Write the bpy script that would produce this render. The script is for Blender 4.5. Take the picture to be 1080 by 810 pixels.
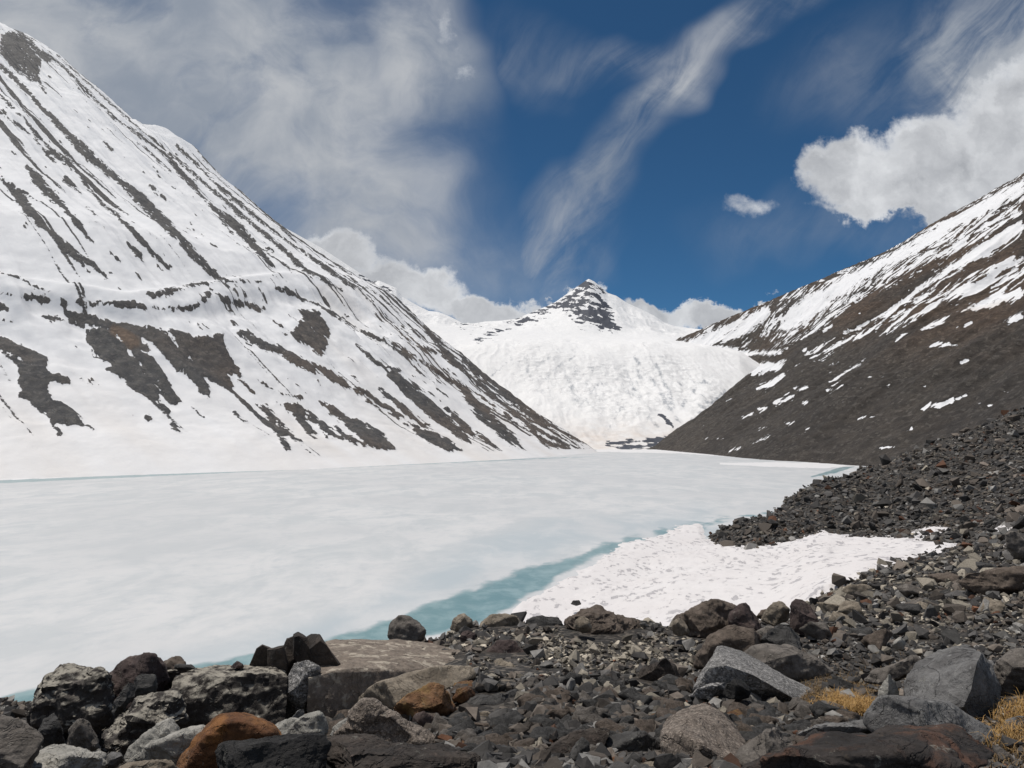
import bpy, bmesh, math, random
import numpy as np
from mathutils import Vector, Matrix, Euler

random.seed(7)
rng = np.random.default_rng(11)
for o in list(bpy.data.objects):
    bpy.data.objects.remove(o)
SC = bpy.context.scene
COL = SC.collection

# ------------------------------------------------------------------ camera
CAM = np.array([0.0, 0.0, 30.0])           # eye, 30 m above the frozen lake (z = 0)
F = 780.0                                   # focal length in photo pixels (1080 wide)
PITCH = math.atan(50.0 / F)
cd = bpy.data.cameras.new('camera')
cam = bpy.data.objects.new('camera', cd)
COL.objects.link(cam)
cam.location = CAM
cam.rotation_euler = (math.pi / 2 + PITCH, 0, 0)
cd.sensor_width = 36.0
cd.lens = 36.0 * F / 1080.0
cd.clip_start = 0.05
cd.clip_end = 40000
SC.camera = cam

# ------------------------------------------------------------------ sun, exposure
SUN_DIR = Vector((-0.27, 0.14, 0.95)).normalized()     # towards the sun
sl = bpy.data.lights.new('sun', 'SUN')
sl.energy = 3.6
sl.angle = math.radians(0.6)
sl.color = (1.0, 0.95, 0.88)
so = bpy.data.objects.new('sun', sl)
COL.objects.link(so)
so.rotation_euler = SUN_DIR.to_track_quat('Z', 'Y').to_euler()
SC.view_settings.view_transform = 'Standard'
SC.view_settings.look = 'None'
SC.view_settings.exposure = -0.16
SC.view_settings.gamma = 1
SC.view_settings.use_curve_mapping = False
SC.cycles.max_bounces = 5
SC.cycles.diffuse_bounces = 3

# ------------------------------------------------------------------ node helpers
class NT:
    def __init__(s, nt):
        s.nt = nt
    def n(s, t, **kw):
        x = s.nt.nodes.new(t)
        for k, v in kw.items():
            setattr(x, k, v)
        return x
    def link(s, a, b):
        s.nt.links.new(a, b)
    def put(s, sock, v):
        if isinstance(v, bpy.types.NodeSocket):
            s.nt.links.new(v, sock)
        elif v is not None:
            sock.default_value = v
    def math(s, op, a, b=None, c=None, clamp=False):
        x = s.n('ShaderNodeMath', operation=op, use_clamp=clamp)
        s.put(x.inputs[0], a)
        if b is not None: s.put(x.inputs[1], b)
        if c is not None: s.put(x.inputs[2], c)
        return x.outputs[0]
    def vec(s, op, a, b=None, out=0):
        x = s.n('ShaderNodeVectorMath', operation=op)
        s.put(x.inputs[0], a)
        if b is not None: s.put(x.inputs[1], b)
        return x.outputs[out]
    def smooth(s, v, a, b, lo=0.0, hi=1.0):
        x = s.n('ShaderNodeMapRange', interpolation_type='SMOOTHSTEP')
        s.put(x.inputs[0], v)
        x.inputs[1].default_value = a; x.inputs[2].default_value = b
        x.inputs[3].default_value = lo; x.inputs[4].default_value = hi
        return x.outputs[0]
    def mix(s, f, a, b, bt='MIX'):
        x = s.n('ShaderNodeMix', data_type='RGBA', blend_type=bt)
        s.put(x.inputs[0], f)
        s.put(x.inputs[6], a if isinstance(a, bpy.types.NodeSocket) else (*a, 1))
        s.put(x.inputs[7], b if isinstance(b, bpy.types.NodeSocket) else (*b, 1))
        return x.outputs[2]
    def noise(s, vec, scale, detail=4, rough=0.55, dist=0.0, out=0):
        x = s.n('ShaderNodeTexNoise')
        s.put(x.inputs['Vector'], vec)
        x.inputs['Scale'].default_value = scale
        x.inputs['Detail'].default_value = detail
        x.inputs['Roughness'].default_value = rough
        x.inputs['Distortion'].default_value = dist
        return x.outputs[out]
    def voro(s, vec, scale, feat='F1', out=0, rand=1.0):
        x = s.n('ShaderNodeTexVoronoi', feature=feat)
        s.put(x.inputs['Vector'], vec)
        x.inputs['Scale'].default_value = scale
        x.inputs['Randomness'].default_value = rand
        return x.outputs[out]
    def scale(s, vec, xyz):
        return s.vec('MULTIPLY', vec, xyz)
    def attr(s, name, out='Fac'):
        x = s.n('ShaderNodeAttribute', attribute_name=name)
        return x.outputs[out]

def new_mat(name):
    m = bpy.data.materials.new(name)
    m.use_nodes = True
    nt = m.node_tree
    for x in list(nt.nodes): nt.nodes.remove(x)
    T = NT(nt)
    out = T.n('ShaderNodeOutputMaterial')
    b = T.n('ShaderNodeBsdfPrincipled')
    T.link(b.outputs[0], out.inputs[0])
    b.inputs['Specular IOR Level'].default_value = 0.3
    return m, T, b

def bump(T, b, h, strength, dist):
    x = T.n('ShaderNodeBump')
    x.inputs['Strength'].default_value = strength
    x.inputs['Distance'].default_value = dist
    T.link(h, x.inputs['Height'])
    T.link(x.outputs[0], b.inputs['Normal'])
    return x

# ------------------------------------------------------------------ world: high-altitude sky with clouds
W = bpy.data.worlds.new('World')
SC.world = W
W.use_nodes = True
wt = W.node_tree
for x in list(wt.nodes): wt.nodes.remove(x)
T = NT(wt)
wo = T.n('ShaderNodeOutputWorld')
bg = T.n('ShaderNodeBackground')
bg.inputs['Strength'].default_value = 0.09
T.link(bg.outputs[0], wo.inputs[0])
sky = T.n('ShaderNodeTexSky')
sky.sky_type = 'NISHITA'
sky.sun_disc = False
sky.sun_elevation = math.asin(SUN_DIR.z)
sky.sun_rotation = math.atan2(SUN_DIR.x, SUN_DIR.y)
sky.altitude = 4800
sky.air_density = 1.0
sky.dust_density = 0.15
sky.ozone_density = 3.0
tc = T.n('ShaderNodeTexCoord')
D3 = tc.outputs['Generated']
sep = T.n('ShaderNodeSeparateXYZ'); T.link(D3, sep.inputs[0])
yy = T.math('MAXIMUM', sep.outputs[1], 0.12)
U = T.math('DIVIDE', sep.outputs[0], yy)
V = T.math('DIVIDE', sep.outputs[2], yy)
# directions as tangent-plane coordinates about the valley axis (world +Y)
uv = T.n('ShaderNodeCombineXYZ'); T.link(U, uv.inputs[0]); T.link(V, uv.inputs[1])
UV = uv.outputs[0]
w1 = T.vec('SUBTRACT', T.noise(UV, 9.0, 8, 0.62, out=1), (0.5, 0.5, 0.5))
w2 = T.vec('SUBTRACT', T.noise(UV, 3.0, 3, 0.6, out=1), (0.5, 0.5, 0.5))
UVc = T.vec('ADD', UV, T.vec('MULTIPLY', w1, (0.15, 0.13, 0)))          # warped, for cumulus
UVw = T.vec('ADD', UV, T.vec('MULTIPLY', w2, (0.22, 0.22, 0)))          # warped, for the veils
def sky_uv(px, py):
    Z = math.sin(PITCH) + (405 - py) / F * math.cos(PITCH)
    Y = math.cos(PITCH) - (405 - py) / F * math.sin(PITCH)
    return (px - 540) / F / Y, Z / Y
def blob(vecs, px, py, rx, ry, rot=0.0, soft=1.0, amt=1.0):
    cu, cv = sky_uv(px, py)
    a = math.radians(rot)
    e1 = (math.cos(a) / rx * F, math.sin(a) / rx * F, 0)
    e2 = (-math.sin(a) / ry * F, math.cos(a) / ry * F, 0)
    d = T.vec('SUBTRACT', vecs, (cu, cv, 0))
    c = T.n('ShaderNodeCombineXYZ')
    T.link(T.vec('DOT_PRODUCT', d, e1, out=1), c.inputs[0])
    T.link(T.vec('DOT_PRODUCT', d, e2, out=1), c.inputs[1])
    L = T.vec('LENGTH', c.outputs[0], out=1)
    return T.smooth(L, 1.0 + 0.6 * soft, 1.0 - 0.9 * soft, 0.0, amt)
def union(lst, op='MAXIMUM'):
    r = lst[0]
    for q in lst[1:]: r = T.math(op, r, q)
    return r
# veils
veilL = union([blob(UVw, *a) for a in (
    (60, 30, 330, 170, -8, 0.8, 1.3), (290, 110, 200, 150, -35, 0.8, 1.1), (385, 235, 120, 100, -20, 0.9, 0.95),
    (435, 60, 80, 110, 15, 0.7, 0.95), (180, 120, 220, 70, -30, 0.8, 1.15), (470, 250, 120, 60, -30, 1.0, 0.5))])
veil = union([blob(UVw, *a) for a in (
    (760, 25, 100, 22, 28, 1.0, 0.50), (700, 85, 85, 24, 50, 1.0, 0.80), (645, 180, 90, 30, 62, 1.0, 0.78), (590, 262, 75, 42, 60, 1.0, 0.72), (640, 60, 70, 20, 20, 1.0, 0.45),
    (560, 60, 60, 40, -20, 1.0, 0.25), (930, 60, 120, 60, 30, 1.0, 0.30), (1075, 50, 120, 100, 20, 0.8, 1.25), (860, 250, 110, 30, 0, 1.0, 0.20))])
rotw = T.n('ShaderNodeMapping'); T.link(UV, rotw.inputs[0])
rotw.inputs['Rotation'].default_value = (0, 0, math.radians(-50))
rotw.inputs['Scale'].default_value = (1, 1, 1)
wn = T.noise(T.vec('MULTIPLY', T.vec('ADD', rotw.outputs[0], T.vec('MULTIPLY', w2, (0.06, 0.10, 0))), (3.0, 11.0, 1)), 1.5, 9, 0.62, 0.5)
wn2 = T.noise(UVw, 6.0, 9, 0.66, 0.5)
wn3 = T.noise(UV, 1.9, 5, 0.5)
wsum = T.math('ADD', T.math('MULTIPLY', wn, 0.65), T.math('MULTIPLY', wn2, 0.35))
vd = T.math('MULTIPLY', veil, T.smooth(wsum, 0.34, 0.64, 0.10, 1.15))
vd = T.math('MULTIPLY', vd, T.smooth(wn3, 0.30, 0.60, 0.60, 1.1), clamp=True)
wl = T.noise(T.vec('ADD', UVw, (3.1, 1.7, 0)), 4.2, 9, 0.60, 0.25)
vl = T.math('MULTIPLY', veilL, T.smooth(wl, 0.30, 0.58, 0.42, 1.05), clamp=True)
vd = T.math('MAXIMUM', vd, vl)
# cumulus
cum_l = (
    (985, 180, 125, 56, 8), (905, 178, 60, 44, 25), (1065, 150, 95, 70, 20), (1130, 130, 120, 90, 0), (960, 216, 110, 18, 0),
    (345, 268, 48, 34, 0), (425, 300, 70, 34, -15), (520, 330, 80, 20, -6), (600, 312, 30, 12, 20), (685, 326, 40, 15, -10), (745, 336, 55, 14, 0), (800, 325, 20, 9, 15))
cum = union([blob(UVc, *a, 0.5, 1.0) for a in cum_l] + [blob(UVc, 793, 217, 40, 18, 10, 1.0, 0.50), blob(UVc, 484, 78, 20, 14, -20, 1.0, 0.48), blob(UVc, 476, 40, 12, 40, 10, 1.0, 0.40)])
cn = T.noise(UV, 17.0, 10, 0.66, 0.2)
cd_ = T.math('ADD', cum, T.math('MULTIPLY', T.math('SUBTRACT', cn, 0.5), 1.1))
ca = T.smooth(cd_, 0.24, 0.92)
# clouds outside the photo's sector, behind and beside
behind = T.smooth(sep.outputs[1], 0.55, 0.2)
bn = T.noise(D3, 2.2, 7, 0.6, 0.3)
bd = T.math('MULTIPLY', behind, T.smooth(bn, 0.44, 0.62, 0.0, 0.9))
# relief shading of the clouds: thick parts bright on the sunward side, grey beneath
sh = T.noise(T.vec('ADD', UVc, (0.020, -0.026, 0)), 5.0, 5, 0.55)
sh0 = T.noise(UVc, 5.0, 5, 0.55)
rel = T.math('MULTIPLY', T.math('SUBTRACT', sh0, sh), 2.2)
thick = T.smooth(cd_, 0.45, 1.25)
shade = T.math('ADD', T.math('SUBTRACT', 0.88, T.math('MULTIPLY', thick, 0.36)), rel, clamp=True)
ccol = T.mix(shade, (2.6, 2.8, 3.2), (9.4, 9.6, 9.9))
vcol = T.mix(T.smooth(T.noise(T.vec('ADD', UVw, (1.3, 0.4, 0)), 3.0, 7, 0.6), 0.36, 0.66), (3.3, 3.8, 4.6), (6.3, 6.5, 6.8))
skyc = T.mix(1.0, sky.outputs[0], (0.40, 0.72, 0.82), 'MULTIPLY')
c = T.mix(vd, skyc, vcol)
c = T.mix(ca, c, ccol)
c = T.mix(bd, c, (6.5, 6.7, 7.0))
T.link(c, bg.inputs['Color'])
W.cycles.sampling_method = 'MANUAL'
W.cycles.sample_map_resolution = 512

# ------------------------------------------------------------------ projection and noise (numpy)
CP, SP = math.cos(PITCH), math.sin(PITCH)
def P(px, py, Y):
    """world point that lies Y metres north of the camera along a line of sight"""
    px, py, Y = np.broadcast_arrays(np.asarray(px, float), np.asarray(py, float), np.asarray(Y, float))
    dx = (px - 540) / F; dy = (405 - py) / F
    yy = CP - dy * SP
    return np.stack([CAM[0] + Y * dx / yy, CAM[1] + Y, CAM[2] + Y * (SP + dy * CP) / yy], -1)
def proj(p):
    q = p - CAM
    f = q[..., 1] * CP + q[..., 2] * SP
    u = -q[..., 1] * SP + q[..., 2] * CP
    f = np.maximum(f, 1e-3)
    return 540 + F * q[..., 0] / f, 405 - F * u / f
def z_from(py, Y, px=540):
    return P(px, py, Y)[..., 2]

def _h(ix, iy, iz, seed):
    h = (ix.astype(np.int64) * 374761393 + iy.astype(np.int64) * 668265263 + iz.astype(np.int64) * 2147483647 + seed * 1274126177) & 0xffffffff
    h = ((h ^ (h >> 13)) * 1274126177) & 0xffffffff
    h = ((h ^ (h >> 16)) * 2246822519) & 0xffffffff
    h = h ^ (h >> 15)
    return (h & 0xffffff) / float(0xffffff) * 2 - 1
def vnoise(x, y, z=None, seed=0):
    x = np.asarray(x, float); y = np.asarray(y, float)
    z = np.zeros_like(x) if z is None else np.asarray(z, float)
    ix, iy, iz = np.floor(x), np.floor(y), np.floor(z)
    fx, fy, fz = x - ix, y - iy, z - iz
    ix, iy, iz = ix.astype(np.int64), iy.astype(np.int64), iz.astype(np.int64)
    sx, sy, sz = fx*fx*fx*(fx*(fx*6-15)+10), fy*fy*fy*(fy*(fy*6-15)+10), fz*fz*fz*(fz*(fz*6-15)+10)
    r = 0
    for a in (0, 1):
        wa = sx if a else 1 - sx
        for b_ in (0, 1):
            wb = sy if b_ else 1 - sy
            for c_ in (0, 1):
                wc = sz if c_ else 1 - sz
                r = r + wa * wb * wc * _h(ix + a, iy + b_, iz + c_, seed)
    return r
def fbm(x, y, z=None, oct=5, seed=0, gain=0.5, ridge=False):
    r = 0; a = 1.0; f = 1.0; t = 0
    z = np.zeros_like(np.asarray(x, float)) if z is None else z
    for k in range(oct):
        v = vnoise(x * f, y * f, z * f, seed + k * 17)
        if ridge: v = 1 - 2 * np.abs(v)
        r = r + a * v; t += a; a *= gain; f *= 2.03
    return r / t

def sd_poly(px, py, poly):
    """signed distance (+ inside) to a polygon"""
    poly = np.asarray(poly, float)
    d = np.full(px.shape, 1e9); inside = np.zeros(px.shape, bool)
    n = len(poly)
    for i in range(n):
        a = poly[i]; b = poly[(i + 1) % n]
        e = b - a; l2 = max(1e-9, e @ e)
        t = np.clip(((px - a[0]) * e[0] + (py - a[1]) * e[1]) / l2, 0, 1)
        d = np.minimum(d, np.hypot(px - a[0] - t * e[0], py - a[1] - t * e[1]))
        if a[1] != b[1]:
            c = ((a[1] > py) != (b[1] > py)) & (px < (b[0] - a[0]) * (py - a[1]) / (b[1] - a[1]) + a[0])
            inside ^= c
    return np.where(inside, d, -d)
def sd_stroke(px, py, pts):
    """pts: (x, y, halfwidth) along a line; + inside"""
    r = np.full(px.shape, -1e9)
    for a, b in zip(pts[:-1], pts[1:]):
        ex, ey = b[0] - a[0], b[1] - a[1]
        t = np.clip(((px - a[0]) * ex + (py - a[1]) * ey) / (ex * ex + ey * ey + 1e-9), 0, 1)
        d = np.hypot(px - a[0] - t * ex, py - a[1] - t * ey)
        r = np.maximum(r, a[2] + t * (b[2] - a[2]) - d)
    return r
def field(px, py, polys, strokes):
    r = np.full(px.shape, -30.0)
    fl = r.ravel(); X = px.ravel(); Yy = py.ravel()
    for kind, lst in (('p', polys), ('s', strokes)):
        for g in lst:
            g = [tuple(q) for q in g]
            m = 14
            x0 = min(q[0] for q in g) - m; x1 = max(q[0] for q in g) + m
            y0 = min(q[1] for q in g) - m; y1 = max(q[1] for q in g) + m
            idx = np.nonzero((X > x0) & (X < x1) & (Yy > y0) & (Yy < y1))[0]
            if not len(idx): continue
            v = sd_poly(X[idx], Yy[idx], [q[:2] for q in g]) if kind == 'p' else sd_stroke(X[idx], Yy[idx], g)
            fl[idx] = np.maximum(fl[idx], v)
    return fl.reshape(px.shape)

# ------------------------------------------------------------------ mesh helpers
def raw_mesh(name, verts, faces, smooth=True):
    """faces: (n, k) int array"""
    me = bpy.data.meshes.new(name)
    verts = np.asarray(verts, np.float32).reshape(-1, 3)
    faces = np.asarray(faces, np.int32)
    n, k = faces.shape
    me.vertices.add(len(verts)); me.vertices.foreach_set('co', verts.ravel())
    me.loops.add(n * k); me.loops.foreach_set('vertex_index', faces.ravel())
    me.polygons.add(n); me.polygons.foreach_set('loop_start', np.arange(0, n * k, k, dtype=np.int32))
    me.polygons.foreach_set('use_smooth', np.full(n, smooth))
    me.update(calc_edges=True)
    me.validate()
    return me
def add_attr(me, name, vals):
    vals = np.asarray(vals, np.float32)
    if vals.ndim == 1:
        a = me.attributes.new(name, 'FLOAT', 'POINT'); a.data.foreach_set('value', vals)
    else:
        a = me.attributes.new(name, 'FLOAT_COLOR', 'POINT'); a.data.foreach_set('color', vals.ravel())
def grid_faces(nr, nc, keep=None, flip=False):
    i = np.arange(nr * nc).reshape(nr, nc)
    q = np.stack([i[:-1, :-1], i[:-1, 1:], i[1:, 1:], i[1:, :-1]], -1).reshape(-1, 4)
    if flip: q = q[:, ::-1]
    if keep is not None: q = q[keep.reshape(-1)]
    return q
def link(name, me, mat=None, kind=None, label=None, cat=None, group=None):
    o = bpy.data.objects.new(name, me); COL.objects.link(o)
    if mat: me.materials.append(mat)
    if kind: o['kind'] = kind
    if label: o['label'] = label
    if cat: o['category'] = cat
    if group: o['group'] = group
    return o

# ------------------------------------------------------------------ materials of the land
def snow_rock_mat(name, rockA, rockB, rockC, snow=(0.84, 0.84, 0.85), cell=6.0, bumpd=1.5, fine=0.35):
    """attributes: rk (>0 rock, <0 snow), dirt (dust on snow), warm (browner rock)"""
    m, T, b = new_mat(name)
    pos = T.n('ShaderNodeNewGeometry').outputs['Position']
    rk = T.attr('rk'); dirt = T.attr('dirt'); warm = T.attr('warm')
    n1 = T.noise(pos, fine, 6, 0.68)
    f = T.math('ADD', rk, T.math('MULTIPLY', T.math('SUBTRACT', n1, 0.5), 2.1))
    mask = T.smooth(f, -0.10, 0.10)
    n2 = T.noise(pos, fine * 0.5, 5, 0.6)
    n3 = T.noise(pos, fine * 3.5, 5, 0.75)
    v = T.voro(pos, 1.0 / cell, out=1)
    vs = T.n('ShaderNodeSeparateColor'); T.link(v, vs.inputs[0])
    rc = T.mix(T.smooth(n2, 0.35, 0.65), rockA, rockB)
    rc = T.mix(T.smooth(vs.outputs[0], 0.78, 1.0, 0, 0.6), rc, rockC)
    rc = T.mix(T.smooth(T.noise(pos, 0.013, 6, 0.65), 0.35, 0.65, 0, 0.5), rc, T.mix(1.0, rc, (0.55, 0.55, 0.58), 'MULTIPLY'))
    rc = T.mix(T.smooth(n3, 0.35, 0.72, 0, 0.75), rc, T.mix(1.0, rc, (0.40, 0.40, 0.41), 'MULTIPLY'))
    rc = T.mix(T.smooth(n3, 0.60, 0.80, 0, 0.6), rc, rockC)
    rc = T.mix(warm, rc, T.mix(1.0, rc, (1.75, 1.25, 0.90), 'MULTIPLY'))
    n4 = T.noise(pos, 0.02, 5, 0.6)
    sc = T.mix(T.smooth(n4, 0.3, 0.7), snow, tuple(q * 0.94 for q in snow))
    sc = T.mix(dirt, sc, (0.66, 0.58, 0.50))
    T.link(T.mix(mask, sc, rc), b.inputs['Base Color'])
    b.inputs['Roughness'].default_value = 0.75
    hr = T.math('ADD', T.math('MULTIPLY', n3, 1.0), T.math('MULTIPLY', n1, 0.8))
    hs = T.math('MULTIPLY', T.noise(pos, 0.05, 6, 0.5), 0.9)
    h = T.n('ShaderNodeMix', data_type='FLOAT')
    T.link(mask, h.inputs[0]); T.link(hs, h.inputs[2]); T.link(T.math('ADD', hr, 1.0), h.inputs[3])
    bump(T, b, h.outputs[0], 0.9, bumpd)
    return m
M_left = snow_rock_mat('snowy_scree_slope', (0.100, 0.100, 0.104), (0.155, 0.148, 0.140), (0.24, 0.228, 0.21), cell=3.0, bumpd=1.8, fine=0.22)
M_right = snow_rock_mat('dark_scree_slope', (0.075, 0.066, 0.058), (0.118, 0.102, 0.087), (0.22, 0.20, 0.175), cell=3.2, bumpd=4.0, fine=0.16)

# ------------------------------------------------------------------ left mountain
# shore curve in plan, and the direction of the fall line (uphill)
shore = np.array([(-900, 60), (-560, 290), (-324, 468), (-165, 585), (0, 800), (123, 1063), (150, 1180)], float)
sl_ = np.concatenate([[0], np.cumsum(np.hypot(*np.diff(shore, axis=0).T))])
UP = np.array([-0.80, 0.60])
# height profile along the far edge's fall line, from the mountain's outline
sil = [(632, 473), (600, 456), (560, 431), (525, 405), (490, 376), (455, 350), (430, 326), (413, 310), (380, 294), (345, 273), (310, 249), (285, 229), (262, 209), (235, 188),
       (215, 167), (203, 155), (190, 147), (180, 149), (165, 146), (150, 136), (125, 112), (100, 90), (80, 74), (62, 57), (45, 46), (30, 37), (15, 32), (0, 34)]
Bp = np.array([123.0, 1063.0])
tz = [(0.0, 0.0)]
for (px, py) in sil:
    d = P(px, py, 1.0) - CAM            # direction with Y = 1
    # Bp + t*UP = (d0*Y, Y)
    A = np.array([[UP[0], -d[0]], [UP[1], -1.0]])
    t, Y = np.linalg.solve(A, -Bp)
    z = CAM[2] + d[2] * Y
    if t > tz[-1][0] + 3: tz.append((t, z))
TT = np.array([q[0] for q in tz]); ZZ = np.array([q[1] for q in tz])
print('left profile', TT[-1], ZZ[-1])
TT = np.append(TT, [TT[-1] + 400, TT[-1] + 1500]); ZZ = np.append(ZZ, [ZZ[-1] - 60, ZZ[-1] - 900])
NS, NTt = 1000, 720
s_edge = np.interp(123, shore[2:, 0], sl_[2:])
su = np.linspace(0, 1, NS)
s_vals = s_edge - (1 - su) ** 1.25 * (s_edge - 100) 
s_over = np.linspace(4, 420, 40)                           # the far flank, falling away
s_vals = np.concatenate([s_vals, s_edge + s_over])
tv = np.linspace(0, 1, NTt) ** 1.55 * (TT[-1] - 300)
tv = np.concatenate([[-60, -25, -8], tv[0:]])
S_, Tq = np.meshgrid(s_vals, tv)
sc_ = np.minimum(S_, s_edge)
X = np.interp(S_, sl_, shore[:, 0]); Yw = np.interp(S_, sl_, shore[:, 1])
over = np.maximum(S_ - s_edge, 0)
X = np.where(over > 0, Bp[0] + over * 0.55, X) + UP[0] * Tq
Yw = np.where(over > 0, Bp[1] + over * 0.83, Yw) + UP[1] * Tq
base = np.interp(Tq, TT, ZZ)
far = np.clip((s_edge - sc_) / 260.0, 0, 1)                # 0 at the outline, 1 well inside the face
# snow apron at the foot, wider towards the near end
apron = np.interp(np.maximum(Tq, 0), [0, 20, 90, 260, 600, 5000], [0, 5, 26, 120, 350, 350]) - np.interp(np.maximum(Tq, 0), [0, 600, 5000], [0, 350, 350])
Z = base + apron * far * 0.5
Z = np.where(Tq < 0, Tq * 0.12, Z)
up = np.clip(Tq / 60.0, 0, 1)
gul = fbm(S_ / 55.0, Tq / 520.0, oct=3, seed=3, ridge=True) * 9 + fbm(S_ / 18.0, Tq / 260.0, oct=3, seed=4) * 3
rg = np.clip((s_edge - sc_) / 60.0, 0.25, 1)
Z += (gul * np.clip(Tq / 350, 0, 1) * rg + fbm(X / 160, Yw / 160, oct=5, seed=5, gain=0.42) * 14 * np.clip(Tq / 200, 0, 1) * rg + fbm(X / 20, Yw / 20, oct=4, seed=6) * 1.6 * up)
Z -= over * 0.75
pts = np.stack([X, Yw, Z], -1)
px, py = proj(pts)
# lateral-moraine bench across the face
bench = [(-60, 300, 5), (0, 306, 5), (60, 314, 5), (130, 322, 5), (190, 320, 6), (250, 308, 6), (300, 302, 6), (345, 306, 5), (390, 322, 4), (440, 350, 3)]
bd_ = sd_stroke(px, py, bench)
Z += np.exp(-(np.minimum(bd_, 0) / 7.0) ** 2) * 10 * np.clip(far * 2, 0, 1)
hum = np.clip((py - 305) / 20, 0, 1) * np.clip((430 - py) / 60, 0, 1) * np.clip(far * 1.5, 0, 1)
Z += hum * fbm(S_ / 45, Tq / 60, oct=4, seed=8) * 9
pts = np.stack([X, Yw, Z], -1)
px, py = proj(pts)
polysL = [
    [(0, 355), (10, 357), (30, 368), (48, 378), (50, 392), (72, 398), (74, 405), (52, 400), (48, 412), (62, 424), (84, 440), (98, 453), (85, 452), (66, 450), (55, 440), (40, 430), (22, 418), (18, 400), (22, 388), (10, 380), (0, 370), (-40, 350), (-40, 335)],
    [(92, 350), (104, 347), (118, 352), (130, 364), (138, 376), (146, 384), (158, 400), (165, 412), (168, 425), (160, 424), (150, 418), (138, 410), (128, 398), (112, 390), (116, 384), (100, 376), (92, 362)],
    [(110, 342), (124, 340), (140, 343), (165, 346), (190, 350), (205, 355), (222, 356), (235, 352), (236, 358), (240, 370), (248, 384), (255, 396), (243, 396), (250, 412), (238, 410), (222, 404), (215, 396), (222, 420), (212, 418), (200, 406), (190, 398), (176, 380), (160, 366), (146, 356), (160, 374), (172, 392), (180, 405), (192, 424), (182, 424), (168, 412), (158, 398), (150, 384), (140, 372), (126, 358)],
    [(60, 326), (80, 330), (105, 335), (120, 342), (112, 346), (90, 342), (72, 336)],
    [(0, 305), (25, 310), (55, 314), (80, 319), (70, 323), (40, 320), (10, 316), (0, 313)],
    [(316, 328), (325, 325), (338, 329), (344, 340), (348, 355), (340, 376), (333, 374), (325, 365), (312, 358), (302, 352), (312, 347), (318, 338)],
    [(226, 310), (235, 312), (262, 318), (280, 325), (275, 329), (252, 325), (236, 320)],
    [(246, 350), (262, 350), (275, 358), (290, 364), (310, 373), (340, 388), (356, 395), (372, 408), (390, 422), (405, 434), (422, 440), (410, 438), (395, 430), (375, 415), (355, 403), (335, 396), (315, 386), (295, 374), (272, 366), (258, 358)],
    [(265, 424), (280, 427), (290, 440), (300, 450), (312, 460), (318, 466), (308, 464), (298, 456), (286, 443), (275, 432)],
    [(292, 424), (312, 426), (330, 436), (345, 450), (362, 464), (345, 460), (335, 448), (322, 440), (334, 462), (326, 458), (312, 440)],
    [(334, 422), (350, 430), (372, 442), (392, 450), (405, 460), (415, 473), (398, 475), (382, 468), (372, 455), (352, 440)],
    [(352, 448), (366, 456), (384, 470), (374, 468), (358, 457)],
    [(0, 36), (14, 32), (26, 40), (36, 52), (44, 62), (42, 76), (40, 88), (32, 86), (22, 78), (10, 70), (0, 58)],
    [(14, 31), (26, 35), (36, 44), (46, 54), (60, 64), (48, 66), (38, 58), (26, 42)],
    # right-hand streaked part near the far end
    [(404, 388), (420, 394), (440, 410), (458, 428), (474, 440), (490, 456), (497, 468), (485, 464), (468, 452), (446, 436), (425, 416)],
    [(430, 444), (448, 452), (470, 462), (488, 476), (470, 476), (450, 466), (436, 456)],
    [(478, 400), (492, 410), (508, 426), (522, 440), (540, 456), (556, 476), (540, 470), (520, 456), (505, 444), (490, 420)],
    [(498, 416), (510, 430), (524, 446), (543, 461), (535, 461), (518, 450), (503, 434)],
    [(455, 345), (470, 350), (486, 362), (505, 382), (530, 405), (515, 398), (492, 380), (474, 362), (462, 356)],
]
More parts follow.
